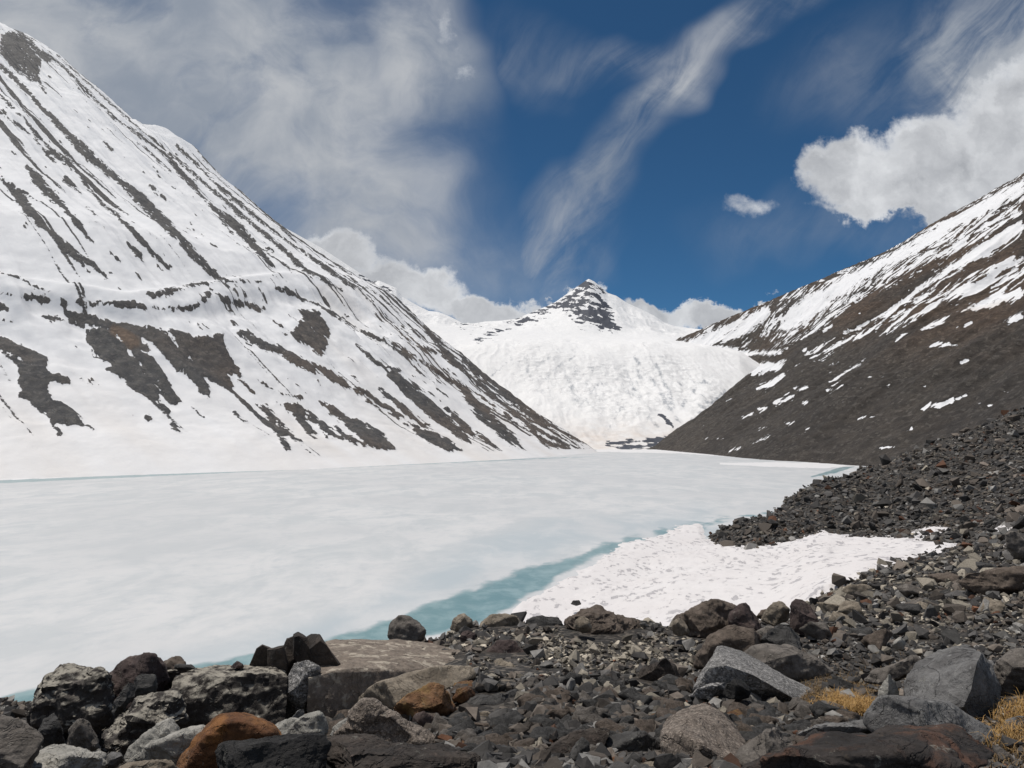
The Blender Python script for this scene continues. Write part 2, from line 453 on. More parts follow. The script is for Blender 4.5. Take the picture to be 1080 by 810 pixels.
strokesL = [
    [(0, 187, 2), (12, 198, 3.5), (22, 210, 6), (30, 222, 5), (42, 236, 3.5), (56, 248, 4), (70, 262, 6), (82, 272, 5), (98, 280, 3), (111, 293, 1)],
    [(28, 176, 2), (38, 188, 6), (48, 200, 6), (58, 210, 5), (68, 220, 2.5), (82, 236, 4.5), (92, 250, 2.5), (106, 263, 1)],
    [(0, 118, 1.5), (20, 132, 2), (38, 148, 2), (52, 166, 3), (62, 175, 1)],
    [(42, 155, 1.5), (60, 165, 2.5), (80, 180, 2.5), (92, 196, 3), (106, 213, 2), (124, 228, 2.5), (140, 244, 3), (152, 256, 4), (165, 272, 3), (178, 282, 3)],
    [(70, 189, 4), (80, 200, 2.5), (86, 205, 0.8)],
    [(133, 256, 2), (146, 268, 4), (152, 275, 2)],
    [(0, 100, 1.5), (14, 114, 2.5), (26, 126, 2), (40, 144, 2.5), (54, 158, 2), (70, 174, 3)],
    [(0, 70, 3), (14, 82, 3), (26, 94, 3), (44, 114, 3), (60, 130, 4), (76, 146, 4.5), (94, 164, 6), (112, 180, 4), (130, 194, 4), (146, 208, 7), (162, 224, 6), (176, 238, 6), (192, 254, 5), (205, 270, 5), (222, 286, 5), (238, 297, 3.5)],
    [(30, 64, 4), (38, 80, 3.5), (48, 98, 1.5)],
    [(34, 50, 3), (50, 58, 3), (66, 70, 1.5), (80, 84, 2), (96, 100, 2.5), (112, 116, 2.5), (128, 130, 2), (146, 142, 2.5), (162, 154, 2.5), (178, 166, 3.2), (190, 182, 4), (204, 196, 4), (216, 210, 2.5), (228, 222, 3), (242, 232, 5), (254, 242, 6), (265, 256, 4.5), (276, 268, 4), (288, 282, 3)],
    [(144, 150, 1.5), (162, 164, 2), (180, 180, 1), ],
    [(60, 58, 1.2), (82, 78, 1.2), (120, 112, 1.2), (150, 138, 1.6), (176, 160, 2), (196, 176, 2), (216, 194, 2), (240, 214, 2.2), (258, 230, 2.5), (278, 246, 2.4), (300, 264, 3), (320, 282, 3.4), (340, 294, 2.8), (360, 307, 1.5)],
    [(186, 154, 2), (204, 170, 2.5), (222, 188, 2), (240, 204, 3), (262, 222, 2.4), (284, 240, 2), (306, 256, 2), (326, 270, 2.5), (348, 286, 3), (366, 298, 2.4), (380, 306, 1.5)],
    [(214, 166, 1.5), (238, 188, 1), (260, 208, 0.8)], [(284, 228, 0.8), (306, 250, 1.4), (312, 256, 0.6)], [(350, 275, 0.8), (368, 290, 1.6), (376, 298, 1)],
    [(158, 195, 1.5), (172, 208, 2.6), (180, 215, 0.8)], [(110, 150, 0.8), (118, 158, 1.6)], [(92, 218, 1), (104, 230, 1)],
    [(298, 278, 1.5), (310, 290, 1.5), (318, 294, 0.5)], [(234, 234, 1), (246, 246, 1.5)], [(200, 233, 0.8), (205, 244, 1)],
    [(0, 287, 1.5), (20, 293, 1.5), (38, 304, 2.2), (60, 310, 1)], 
    [(60, 318, 2), (100, 320, 2), (140, 322, 3), (160, 325, 2.5), (190, 326, 2), (205, 325, 3), (215, 316, 3), (222, 309, 2)],
    [(150, 310, 1), (165, 311, 5), (180, 308, 4), (192, 304, 2), (210, 299, 1.2), (240, 297, 1.2), (275, 298, 1.2)],
    [(292, 304, 2), (308, 309, 3.5), (325, 318, 2), (338, 322, 1)], [(340, 326, 1.5), (355, 332, 2.5), (372, 343, 2), (392, 355, 1.5), (420, 366, 2), (440, 376, 1.4)],
    [(0, 325, 5), (8, 326, 4)], [(0, 338, 2), (12, 340, 1.5)], [(45, 335, 1), (60, 336, 1.5), (90, 345, 1)],
    [(150, 416, 1), (162, 424, 2), (176, 435, 2.5)], [(182, 448, 0.8), (188, 454, 1.2)], [(155, 441, 1.6), (157, 442, 1.6)], [(52, 440, 1), (66, 460, 1.2)],
    [(268, 398, 1.2), (282, 408, 2.4), (296, 416, 1.5), (318, 420, 1)], [(267, 391, 1.6), (269, 391, 1.6)], [(250, 400, 1.5), (266, 414, 1)],
    [(290, 457, 1.5), (300, 466, 3), (304, 472, 2)], [(248, 436, 1), (256, 444, 1)], 
    [(372, 408, 1.5), (388, 416, 3), (400, 426, 3.5), (416, 434, 2), (430, 444, 1)],
    [(375, 365, 2), (390, 378, 4), (402, 386, 3), (420, 392, 1.5)],
    [(395, 322, 1.5), (410, 338, 1.8), (426, 352, 2), (442, 364, 2), (460, 372, 1.5)],
    [(418, 312, 2), (432, 324, 2.4), (446, 338, 2), (458, 350, 1.5)],
    [(400, 358, 2), (420, 370, 1.5), (446, 382, 2), (462, 394, 2), (480, 404, 2)],
    [(452, 350, 2.5), (470, 372, 2.5), (494, 396, 2.2), (520, 418, 2.4), (548, 442, 2), (572, 462, 2), (590, 474, 1)],
    [(490, 380, 2.2), (515, 402, 2.8), (540, 422, 2.5), (566, 444, 2), (590, 460, 1.8), (612, 472, 1)],
    [(520, 402, 2), (545, 422, 2), (570, 440, 1.8), (600, 460, 1.5), (628, 473, 1)],
    [(508, 408, 1.5), (540, 434, 1.6), (570, 456, 1.8), (600, 470, 1.8), (620, 475, 1)],
    [(540, 428, 1.2), (566, 452, 1.4), (590, 466, 1.2)], [(560, 455, 2), (580, 468, 3), (600, 474, 1.5)],
    [(400, 412, 1.5), (416, 424, 2.5), (432, 438, 3), (446, 450, 2)], [(500, 455, 1), (514, 466, 2), (522, 472, 1)], [(600, 455, 1.5), (622, 467, 1.8), (636, 474, 1.5)],
    [(414, 395, 1.2), (440, 412, 3), (452, 426, 2)], [(470, 430, 1.5), (486, 446, 4), (500, 460, 2)],
    [(640, 474, 2), (632, 472, 2.5)],
]
upf = np.clip((py - 240) / 60, 0.5, 1)
w = fbm(S_ / 12.0, Tq / 80.0, oct=4, seed=21, gain=0.6) * 3.4 * upf + fbm(S_ / 4.0, Tq / 16.0, oct=4, seed=22, gain=0.65) * 3.0 * upf - 0.3 + 0.9 * np.clip((py - 290) / 60, 0, 1)
# ragged field: world-anchored noise frays every patch along the fall line
hole = fbm(S_ / 5.0, Tq / 8.0, oct=4, seed=23, gain=0.65) * 9
fld = np.minimum(field(px, py, polysL, strokesL), 3.4) + w + np.minimum(hole, 0) * 0.75
rk = np.clip(fld / 2.4, -1.6, 1.6)
# loose speckle of rocks, denser on the bench country and at the far toe
spk = fbm(S_ / 10.0, Tq / 30.0, oct=4, seed=31, gain=0.6)
dens = 0.56 * np.ones_like(px)
dens -= 0.12 * np.exp(-((py - 335) / 45) ** 2) + 0.20 * np.clip((px - 395) / 60, 0, 1) * np.clip((470 - py) / 40, 0, 1)
dens += 0.22 * np.clip((py - (430 + px * 0.04)) / 30, 0, 1) + 0.2 * np.clip((Tq < 90), 0, 1)
rk = np.maximum(rk, np.clip((spk - dens) * 9, -1.6, 1.2))
lines = fbm(S_ / 9.0, Tq / 420.0, oct=3, seed=33)
rk = np.maximum(rk, np.clip((lines - 0.44 - 0.10 * (px < 400) - 0.25 * (py > 460)) * 7, -1.6, 1.0) * 1.0)
rk[py > 492 - px * 0.03] = -1.6
rk[:, -41:] = np.maximum(rk[:, -41:], fbm(X[:, -41:] / 25, Yw[:, -41:] / 25, oct=4, seed=30) * 3)
dirt = np.clip(0.28 * np.exp(-((Z - 20) / 55.0) ** 2) * (0.55 + 0.7 * fbm(S_ / 30, Tq / 90, oct=4, seed=35)) + 0.45 * np.clip(fbm(S_ / 40, Tq / 200, oct=3, seed=36) - 0.25, 0, 1) * (py > 300), 0, 0.6)
warm = np.clip(sd_stroke(px, py, [(122, 350, 6), (140, 362, 7)]) / 4 + 0.6, 0, 1) * 0.7 + np.clip(0.35 + fbm(S_ / 60, Tq / 80, oct=3, seed=38), 0, 1) * 0.4 * np.clip((py - 300) / 60, 0, 1)
rp = np.clip(rk * 0.8 + 0.3, 0, 1)          # rock stands proud of the snow, broken into ledges
pts[..., 2] += rp * (1.6 + 2.6 * np.clip(fbm(S_ / 7, Tq / 9, oct=4, seed=24, gain=0.6), -0.4, 1)) * np.clip(Tq / 30, 0, 1)
me = raw_mesh('hill_left', pts, grid_faces(*X.shape))
for n_, v_ in (('rk', rk), ('dirt', dirt), ('warm', np.clip(warm, 0, 1))): add_attr(me, n_, v_.ravel())
link('hill_left', me, M_left, 'structure')

# ------------------------------------------------------------------ right mountain (ruled between foot and crest)
def loft(cols, n_c):
    """cols: list of rows of 3D guide points (k, m, 3) -> resampled smoothly along k"""
    cols = np.asarray(cols, float)
    k = len(cols); u = np.linspace(0, k - 1, n_c); i = np.clip(np.floor(u).astype(int), 0, k - 2); f = (u - i)[:, None, None]
    p0, p1, p2, p3 = cols[np.maximum(i - 1, 0)], cols[i], cols[i + 1], cols[np.minimum(i + 2, k - 1)]
    return 0.5 * ((2 * p1) + (-p0 + p2) * f + (2 * p0 - 5 * p1 + 4 * p2 - p3) * f * f + (-p0 + 3 * p1 - 3 * p2 + p3) * f ** 3)
pairs = [((706, 369, 2450), (698, 365, 2650)), ((735, 384, 2250), (745, 345, 2450)), ((790, 400, 2000), (800, 322, 2320)), ((806, 412, 1800), (875, 290, 2150)),
         ((780, 432, 1620), (930, 267, 2000)), ((735, 454, 1440), (980, 238, 1850)), ((688, 473, 1290), (1030, 210, 1720)), ((740, 479, 1000), (1080, 182, 1600)),
         ((800, 485, 800), (1150, 145, 1480)), ((880, 488, 690), (1250, 92, 1350)), ((1000, 500, 520), (1400, 15, 1180)), ((1200, 540, 275), (1750, -170, 950))]
gd = [(P(*a), P(*b)) for a, b in pairs]
NC, NR = 900, 560
L = loft([[a, b] for a, b in gd], NC)
v = np.linspace(0, 1, NR) ** 1.25
A0, A1 = L[:, 0], L[:, 1]
pts = A0[None] * (1 - v[:, None, None]) + A1[None] * v[:, None, None]
sag = -np.sin(v * math.pi)[:, None] * 18 * np.clip(np.linspace(0, 3, NC), 0, 1)[None]
pts[..., 2] += sag
kk = np.linspace(0, len(pairs) - 1, NC)[None] * np.ones((NR, 1)); vv = v[:, None] * np.ones((1, NC))
# direction of the fall line as seen in the streaks
Dv = np.array([0.84, 0.22, 0.50]); Dv /= np.linalg.norm(Dv)
Ev = np.cross(Dv, [0, 1, 0]); Ev /= np.linalg.norm(Ev); Gv = np.cross(Dv, Ev)
def aniso(p, la, lb, **kw):
    return fbm(p @ Dv / la, p @ Ev / lb, p @ Gv / lb, **kw)
edge = np.clip(vv * 8, 0, 1)
top = np.clip((1 - vv) * 6, 0.12, 1)
pts[..., 2] += edge * top * (aniso(pts, 300, 60, oct=4, seed=41, ridge=True) * 15 + fbm(pts[..., 0] / 90, pts[..., 1] / 90, oct=5, seed=42) * 9) + edge * fbm(pts[..., 0] / 15, pts[..., 1] / 15, oct=3, seed=43) * 1.2
# rows below the foot and behind the crest
foot = pts[:1].copy(); foot[..., 2] -= 12; foot[..., 0] -= 30
back = np.stack([pts[-1] + np.array([a * 0.7, a * 0.9, -a * 0.55]) for a in (8, 60, 250, 700)])
pts = np.concatenate([foot, pts, back]); nr = len(pts)
px, py = proj(pts)
polysR = [  # snow
    [(820, 335), (850, 312), (880, 297), (930, 272), (980, 242), (1020, 217), (1080, 188), (1080, 205), (1060, 216), (1030, 230), (1000, 245), (975, 262), (950, 275), (930, 284), (905, 300), (880, 318), (862, 332), (845, 345), (825, 350)],
    [(1080, 228), (1080, 242), (1050, 262), (1020, 280), (1000, 292), (975, 305), (958, 320), (940, 330), (925, 336), (950, 316), (975, 298), (1000, 280), (1030, 258)],
    [(1080, 302), (1080, 312), (1055, 322), (1030, 330), (1006, 330), (1030, 318), (1050, 310)],
    [(1080, 325), (1080, 336), (1066, 342), (1052, 347), (1062, 335)],
    [(1080, 284), (1080, 289), (1060, 298), (1046, 303), (1060, 293)],
    [(970, 347), (985, 338), (1003, 332), (997, 340), (985, 346), (972, 349)],
    [(706, 366), (740, 352), (780, 336), (810, 322), (815, 330), (790, 352), (760, 362), (735, 370)],
]
strokesR = [
    [(945, 360, 1.5), (952, 354, 4), (957, 352, 2)], [(982, 363, 1.5), (995, 363, 2), (1008, 363, 0.8)], [(1042, 362, 1), (1050, 360, 1.5)], [(1015, 382, 2), (1021, 380, 1.6)], [(1020, 343, 1.5), (1024, 341, 1.5)],
    [(970, 431, 1), (985, 427, 3.2), (1004, 423, 3.2), (1018, 417, 1)], [(1034, 427, 1), (1044, 427, 1.4)], [(1056, 412, 1), (1064, 414, 1.4)], [(905, 441, 1), (920, 439, 2), (932, 436, 1)],
    [(954, 455, 0.6), (962, 452, 1.5)], [(928, 472, 1.5), (942, 471, 2)], [(883, 428, 0.6), (902, 416, 1.2)], [(878, 405, 2.2), (885, 398, 2.6), (895, 390, 2), (912, 380, 1)], [(872, 412, 2), (888, 406, 1.6)],
    [(868, 392, 0.8), (885, 382, 1.6)], [(850, 370, 2), (858, 377, 2.5), (868, 372, 1.2)], [(870, 348, 2), (878, 342, 1)], [(892, 352, 1.2), (905, 346, 1)], [(865, 380, 0.8), (880, 371, 0.8)],
    [(784, 440, 1), (795, 436, 1.6)], [(800, 432, 2), (808, 430, 2)], [(818, 426, 2.4), (826, 422, 2.4), (836, 418, 2)], [(830, 447, 1), (836, 445, 1.2)], [(793, 468, 1), (808, 462, 1.8), (818, 458, 0.6)], [(770, 475, 1), (780, 473, 1)],
    [(847, 425, 1.2), (850, 424, 1)], [(842, 460, 0.6), (852, 452, 0.8)], [(742, 463, 0.8), (746, 462, 0.8)], [(758, 464, 0.8), (763, 462, 0.8)], [(800, 452, 0.8), (808, 450, 0.8)], [(840, 412, 0.8), (850, 408, 1.2)],
    [(780, 385, 3), (795, 392, 5), (805, 388, 6), (820, 385, 5), (826, 380, 3)], [(800, 408, 3), (815, 404, 4), (826, 396, 3)], [(735, 365, 3), (765, 368, 4), (785, 374, 4), (800, 372, 3), (822, 372, 3)],
    [(918, 350, 2), (930, 343, 2), (945, 334, 2), (965, 320, 2), (985, 306, 2)], [(935, 350, 1.5), (955, 338, 2), (985, 322, 1.5), (1010, 300, 1.5)], [(1000, 318, 1.5), (1010, 312, 1.5)], [(960, 291, 2), (968, 286, 2)],
    [(985, 285, 1.5), (1010, 262, 2.5), (1040, 245, 3), (1075, 224, 3)], [(905, 345, 1.2), (915, 340, 1.2)], [(1040, 250, 1.5), (1075, 250, 1)],
]
P3 = pts
w = aniso(P3, 60, 8, oct=4, seed=51) * 4.5 + aniso(P3, 14, 3.5, oct=4, seed=52, gain=0.65) * 4.2 - 0.9
fs = np.minimum(field(px, py, polysR, strokesR), 4.0) + w
# upper band: snow combed into long rock and snow streaks
lineY = np.interp(px, [690, 760, 820, 870, 930, 1000, 1080, 1200], [372, 385, 380, 352, 322, 282, 222, 150])
inband = np.clip((lineY - py) / 16.0 + 0.5, 0, 1)
st = aniso(P3, 130, 8, oct=6, seed=53, gain=0.68) + 0.25 * fbm(P3[..., 0] / 20, P3[..., 2] / 20, oct=3, seed=54)
band = (st - 0.02 - 0.12 * np.clip((860 - px) / 60, 0, 1)) * 13 - (1 - inband) * 20
band -= 2.5 * np.exp(-(((px - 775) / 50) ** 2 + ((py - 362) / 12) ** 2))
# second, sparser band
lineY2 = np.interp(px, [820, 870, 930, 1000, 1080], [392, 380, 360, 335, 310])
in2 = np.clip((lineY2 - py) / 20.0 + 0.5, 0, 1) * np.clip((py - lineY) / 10, 0, 1)
st2 = aniso(P3, 60, 11, oct=5, seed=57, gain=0.6)
band2 = (st2 - 0.17) * 11 - (1 - in2) * 20
dark = field(px, py, [[(862, 345), (900, 318), (935, 300), (965, 282), (1000, 262), (1040, 238), (1080, 212), (1080, 226), (1045, 252), (1010, 276), (985, 292), (955, 312), (925, 332), (890, 352), (865, 358)],
                      [(975, 314), (1010, 290), (1050, 262), (1080, 246), (1080, 280), (1050, 292), (1020, 306), (990, 322), (960, 336)]], [])
snow = np.maximum(np.maximum(fs, band2), np.where(dark > 0, band - 0.8 * dark, band))
snow = np.maximum(snow, (aniso(P3, 22, 6, oct=5, seed=59, gain=0.6) - 0.56) * 16 - 12 * (py > 450))
crest_d = np.clip(fbm(P3[..., 0] / 12, P3[..., 2] / 12, oct=3, seed=60), -1, 1)
rk = np.clip(-snow / 2.2, -1.6, 1.6)
rk = np.where((py - np.interp(px, [p_[1][0] for p_ in pairs], [p_[1][1] for p_ in pairs]) < 5) & (crest_d > 0.0) & (px > 860), np.maximum(rk, 0.7), rk)
rk[-4:] = np.where(fbm(P3[-4:, :, 0] / 60, P3[-4:, :, 1] / 60, oct=3, seed=61) > 0, -1, 1)
dirt = np.clip(sd_stroke(px, py, [(1005, 328, 3), (1040, 326, 4), (1060, 318, 3)]) / 5 + 0.5, 0, 1) * 0.45 + 0.1 * np.clip(fbm(P3[..., 0] / 40, P3[..., 1] / 40, oct=3, seed=62), 0, 1)
warm = np.clip(0.35 + 0.9 * fbm(P3[..., 0] / 140, P3[..., 2] / 70, P3[..., 1] / 140, oct=4, seed=63) + 0.5 * np.clip(dark / 12, 0, 1), 0, 0.7) * np.clip((400 - py) / 90, 0.05, 0.75)
pts[..., 2] -= np.clip(-rk * 0.8, 0, 1) * 1.5        # snow lies in the hollows between rock ribs
pts[..., 2] += np.clip(rk, 0, 1) * 2.2 * fbm(P3[..., 0] / 9, P3[..., 1] / 9, P3[..., 2] / 6, oct=4, seed=64, gain=0.6)
me = raw_mesh('hill_right', pts, grid_faces(nr, NC))
for n_, v_ in (('rk', rk), ('dirt', dirt), ('warm', warm)): add_attr(me, n_, v_.ravel())
link('hill_right', me, M_right, 'structure')

# ------------------------------------------------------------------ glacier and the peak behind it
def prof(pairs_, x):
    return np.interp(x, [p_[0] for p_ in pairs_], [p_[1] for p_ in pairs_])
gx = np.linspace(300, 900, 620)
ridge = prof([(300, 240), (340, 262), (375, 285), (392, 297), (400, 296), (418, 304), (424, 313), (440, 322), (452, 328), (462, 329), (475, 334), (488, 341), (500, 341), (512, 339), (530, 338), (545, 336), (552, 333), (572, 325), (585, 319), (598, 310),
               (608, 303), (616, 297), (621, 294), (627, 297), (634, 303), (641, 309), (650, 312), (662, 320), (676, 326), (690, 333), (700, 340), (712, 344), (735, 347), (760, 347), (800, 350), (900, 356)], gx)
lip = prof([(300, 352), (400, 362), (480, 366), (520, 362), (580, 360), (640, 362), (700, 361), (745, 367), (780, 374), (800, 384), (815, 400), (900, 430)], gx)
plat = prof([(300, 330), (380, 336), (440, 342), (500, 350), (560, 352), (620, 354), (700, 357), (760, 362), (900, 372)], gx)
bulge = prof([(300, 400), (480, 400), (560, 405), (640, 408), (740, 402), (800, 414), (900, 440)], gx)
rows = [(np.full_like(gx, 482.0), 1180), (np.full_like(gx, 474.0), 1330), (np.full_like(gx, 462.0), 1400), (bulge + 30, 1530), (bulge, 1700), (lip + 10, 1850), (lip, 2000), (lip * 0.45 + plat * 0.55, 2450), (plat, 2900), (ridge * 0.45 + plat * 0.55, 3200), (ridge, 3500)]
gp = np.stack([P(gx, r_, Yr) for r_, Yr in rows])         # rows x cols x 3
G = loft(gp, 760)
vfrac = np.linspace(0, 1, 760)[:, None] * np.ones((1, len(gx)))
rowi = vfrac * (len(rows) - 1)
ice = np.clip(rowi - 1.2, 0, 1) * np.clip(7.0 - rowi, 0, 1)
mt = np.clip((rowi - 8.0), 0, 1)
top = np.clip((len(rows) - 1 - rowi) * 2.0, 0.05, 1)
px, py = proj(G)
gwx = G[..., 0] + 28 * fbm(G[..., 0] / 60, G[..., 1] / 90, oct=3, seed=69)
flow = fbm(gwx / 30, G[..., 1] / 170, oct=4, seed=71, ridge=True, gain=0.35) * 2.4 + fbm(G[..., 0] / 70, G[..., 1] / 120, oct=4, seed=72, gain=0.4) * 9
crev = fbm(G[..., 0] / 28 + G[..., 1] / 80, G[..., 1] / 14, oct=4, seed=73, ridge=True) * 0.9
zone0 = np.clip(sd_stroke(px, py, [(560, 385, 30), (610, 405, 32), (660, 415, 40), (700, 400, 34), (745, 415, 26), (735, 440, 16)]) / 16, 0, 1)
G[..., 2] += ice * zone0 * fbm(G[..., 0] / 22 + G[..., 1] / 60, G[..., 1] / 22, oct=4, seed=70, gain=0.6, ridge=True) * 4.5
G[..., 2] += ice * (flow + crev) + mt * top * (fbm(G[..., 0] / 90, G[..., 1] / 120, oct=5, seed=74, ridge=True) * 13) + fbm(G[..., 0] / 200, G[..., 1] / 200, oct=4, seed=75) * 10 * np.clip(rowi - 6.5, 0, 1) * top
back = np.stack([G[-1] + np.array([0, a, -a * 0.6]) for a in (20, 150, 600)])
G = np.concatenate([G, back])
px, py = proj(G)
rn = fbm(G[..., 0] / 34 + G[..., 2] / 45, G[..., 2] / 22, oct=5, seed=76, gain=0.7) * 19
peak = field(px, py, [[(588, 318), (604, 305), (622, 297), (634, 302), (640, 312), (646, 330), (655, 347), (645, 352), (630, 345), (612, 342), (600, 332), (586, 326)]],
             [[(502, 358, 2.0), (516, 352, 3), (530, 349, 2.6), (546, 342, 3), (560, 334, 4), (578, 325, 5), (590, 320, 5)], [(485, 341, 0.8), (498, 341, 1.2), (504, 343, 0.6)], [(542, 336, 1), (560, 331, 1), (580, 322, 2)],
              [(384, 296, 3), (400, 299, 3), (415, 304, 4.5)], [(612, 302, 6), (624, 304, 7), (634, 316, 6)]])
rkp = np.clip((np.minimum(peak, 6) + rn - 3.5) / 3.0, -1.6, 1.6)
# dirty ice at the glacier's foot, then crevasse shadows painted as grey streaks
bn_ = fbm(G[..., 0] / 20, G[..., 1] / 20, oct=4, seed=78)
foot_d = field(px, py, [], [[(735, 450, 2), (752, 442, 5), (768, 438, 3)], [(640, 468, 1), (665, 466, 2), (700, 464, 3)], [(697, 437, 1), (705, 446, 1.2), (710, 450, 1)], [(652, 472, 2), (675, 471, 3), (700, 469, 4)]]) + bn_ * 5
rkp = np.maximum(rkp, np.clip(foot_d / 3.0, -1.6, 0.9))
icef = np.concatenate([ice, np.zeros((3, ice.shape[1]))])
crv = fbm(px / 5.0 + py / 14, py / 30.0, oct=4, seed=79) if False else fbm(G[..., 0] / 11 + G[..., 1] / 130, G[..., 1] / 55, oct=5, seed=79, gain=0.65)
zone = np.clip(np.maximum(sd_stroke(px, py, [(560, 385, 34), (610, 400, 32), (660, 415, 36), (700, 400, 30), (745, 415, 24), (735, 440, 14)]) / 18, 0), 0, 1)
crl = field(px, py, [], [[(650, 376, 0.5), (664, 400, 1.2), (676, 425, 1.5), (692, 450, 1.2)], [(668, 376, 0.4), (688, 400, 1.2), (702, 425, 1.6), (722, 452, 1.2)], [(692, 384, 0.6), (704, 408, 1.5), (712, 430, 1.0)],
    [(575, 400, 0.5), (590, 385, 1.0), (606, 376, 0.4)], [(560, 392, 0.4), (580, 376, 1.0)], [(610, 430, 0.4), (632, 404, 1.0)], [(718, 430, 0.8), (735, 408, 1.8), (752, 395, 0.8)], [(728, 444, 1), (748, 428, 2.2), (766, 412, 1)], [(520, 395, 0.5), (535, 382, 1.0)], [(640, 455, 0.6), (655, 430, 1.2)]]) + fbm(G[..., 0] / 12, G[..., 1] / 30, oct=4, seed=80) * 4
crev_shade = np.clip(np.maximum((crv - 0.16) * 2.6 * zone, (crl + 0.5) / 2.0), 0, 1) * icef
me = raw_mesh('glacier', G, grid_faces(*G.shape[:2]))
for n_, v_ in (('rk', rkp), ('crev', crev_shade), ('dirt', np.clip(np.exp(-((G[..., 2] - 10) / 35) ** 2) * (0.5 + bn_ * 0.5), 0, 1))): add_attr(me, n_, v_.ravel())
m, T, b = new_mat('glacier_ice_and_snow')
pos = T.n('ShaderNodeNewGeometry').outputs['Position']
n1 = T.noise(pos, 0.08, 6, 0.65)
mask = T.smooth(T.math('ADD', T.attr('rk'), T.math('MULTIPLY', T.math('SUBTRACT', n1, 0.5), 2.4)), -0.12, 0.12)
rc = T.mix(T.noise(pos, 0.05, 5, 0.7), (0.035, 0.042, 0.058), (0.10, 0.105, 0.125))
n2 = T.noise(T.scale(pos, (1, 0.25, 1)), 0.10, 7, 0.7)
scol = T.mix(T.smooth(n2, 0.4, 0.75), (0.86, 0.855, 0.85), (0.80, 0.79, 0.785))
scol = T.mix(T.math('MULTIPLY', T.attr('crev'), T.smooth(n2, 0.35, 0.6)), scol, (0.40, 0.42, 0.45))  # shadow in the crevasses, painted grey into the ice colour
scol = T.mix(T.math('MULTIPLY', T.attr('dirt'), 0.7), scol, (0.60, 0.50, 0.42))
T.link(T.mix(mask, scol, rc), b.inputs['Base Color'])
b.inputs['Roughness'].default_value = 0.7
bump(T, b, T.math('ADD', T.noise(pos, 0.05, 8, 0.65), T.math('MULTIPLY', n2, 0.5)), 0.4, 3.0)
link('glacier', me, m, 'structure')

# ------------------------------------------------------------------ frozen lake
cols = np.linspace(-260, 1340, 900)
rw = np.concatenate([np.linspace(900, 560, 260), np.linspace(559, 474, 220)])
CC, RR = np.meshgrid(cols, rw)
dy = (405 - RR) / F
down = -(SP + dy * CP) / (CP - dy * SP)
Yl = 30.0 / np.maximum(down, 1e-3)
lk = P(CC, RR, Yl); lk[..., 2] = 0
qx, qy = CC, RR
wn_ = fbm(lk[..., 0] / 30, lk[..., 1] / 70, oct=5, seed=81)
wn_f = fbm(lk[..., 0] / 5, lk[..., 1] / 12, oct=4, seed=82)
def thr(pts_):
    return sd_stroke(qx, qy, pts_)
teal = thr([(-60, 755, 20), (0, 742, 14), (110, 722, 13), (250, 700, 12), (340, 683, 10), (430, 664, 20), (505, 638, 23), (552, 614, 19), (605, 592, 12), (655, 573, 10), (720, 558, 6), (770, 546, 3), (820, 540, 1)])
teal2 = np.maximum(thr([(855, 503, 0.5), (880, 497, 2.5), (905, 489, 2), (930, 484, 2)]) * 2, thr([(640, 481.0, 0.1), (560, 484, 0.6), (400, 491, 0.7), (230, 498.5, 0.9), (0, 508, 1.6), (-100, 513, 2)]) * 3)
tl = np.clip((teal - 2.6 + wn_ * 8 + wn_f * 5) / 8, -1, 1)
tl = np.maximum(tl, np.clip(teal2 / 2.5 + wn_f * 0.6, -1, 0.35))
mid = np.clip(thr([(100, 715, 12), (330, 668, 16), (470, 610, 18), (600, 565, 12), (740, 548, 8)]) / 26 + 0.6 + wn_ * 0.9, 0, 1)     # grey, wet ice beside the lead
fargrey = np.clip(fbm(lk[..., 0] / 120, lk[..., 1] / 160, oct=4, seed=84) + 0.1 + 0.5 * np.clip((RR - 500) / 60, -0.3, 0.4), 0, 1)
sn = np.maximum(thr([(630, 475, 1.5), (720, 476.5, 2.0), (800, 482, 1.6)]), thr([(760, 489, 1), (820, 490, 2.5), (870, 491, 3), (905, 489, 3.0), (925, 486, 2)])) * 1.2
sn = np.maximum(sn, sd_poly(qx, qy, [(-80, 760), (-10, 752), (12, 750), (26, 744), (40, 756), (30, 772), (-80, 790)]))
sn = np.maximum(sn, thr([(530, 480.5, 1.2), (400, 487, 2.2), (230, 494, 2.6), (0, 503, 3.6), (-100, 509, 4)]))
me = raw_mesh('frozen_lake', lk, grid_faces(*lk.shape[:2]))
for n_, v_ in (('teal', tl), ('grey', mid), ('far', fargrey), ('snow', np.clip(sn + wn_f, -1, 1))): add_attr(me, n_, v_.ravel())
m, T, b = new_mat('lake_ice')
pos = T.n('ShaderNodeNewGeometry').outputs['Position']
n1 = T.noise(T.scale(pos, (1.0, 0.55, 1)), 0.06, 9, 0.66, 0.5)
n2 = T.noise(T.scale(pos, (0.8, 0.7, 1)), 0.25, 7, 0.68, 0.3)
n3 = T.noise(pos, 0.012, 4, 0.5)
c = T.mix(T.smooth(n1, 0.40, 0.62), (0.64, 0.64, 0.64), (0.53, 0.55, 0.56))
c = T.mix(T.smooth(n2, 0.45, 0.72, 0, 0.5), c, (0.45, 0.485, 0.51))
c = T.mix(T.smooth(n3, 0.42, 0.60, 0, 0.5), c, (0.53, 0.54, 0.55))
c = T.mix(T.math('MULTIPLY', T.attr('grey'), T.smooth(n1, 0.3, 0.6, 0.25, 0.75)), c, (0.42, 0.48, 0.515))
tcol = T.mix(T.smooth(n2, 0.40, 0.68), (0.135, 0.255, 0.275), (0.25, 0.37, 0.385))
tf = T.smooth(T.math('ADD', T.attr('teal'), T.math('MULTIPLY', T.math('SUBTRACT', n2, 0.5), 1.6)), -0.15, 0.55)
c = T.mix(tf, c, tcol)
sf = T.smooth(T.attr('snow'), -0.1, 0.3)
c = T.mix(sf, c, (0.76, 0.75, 0.75))
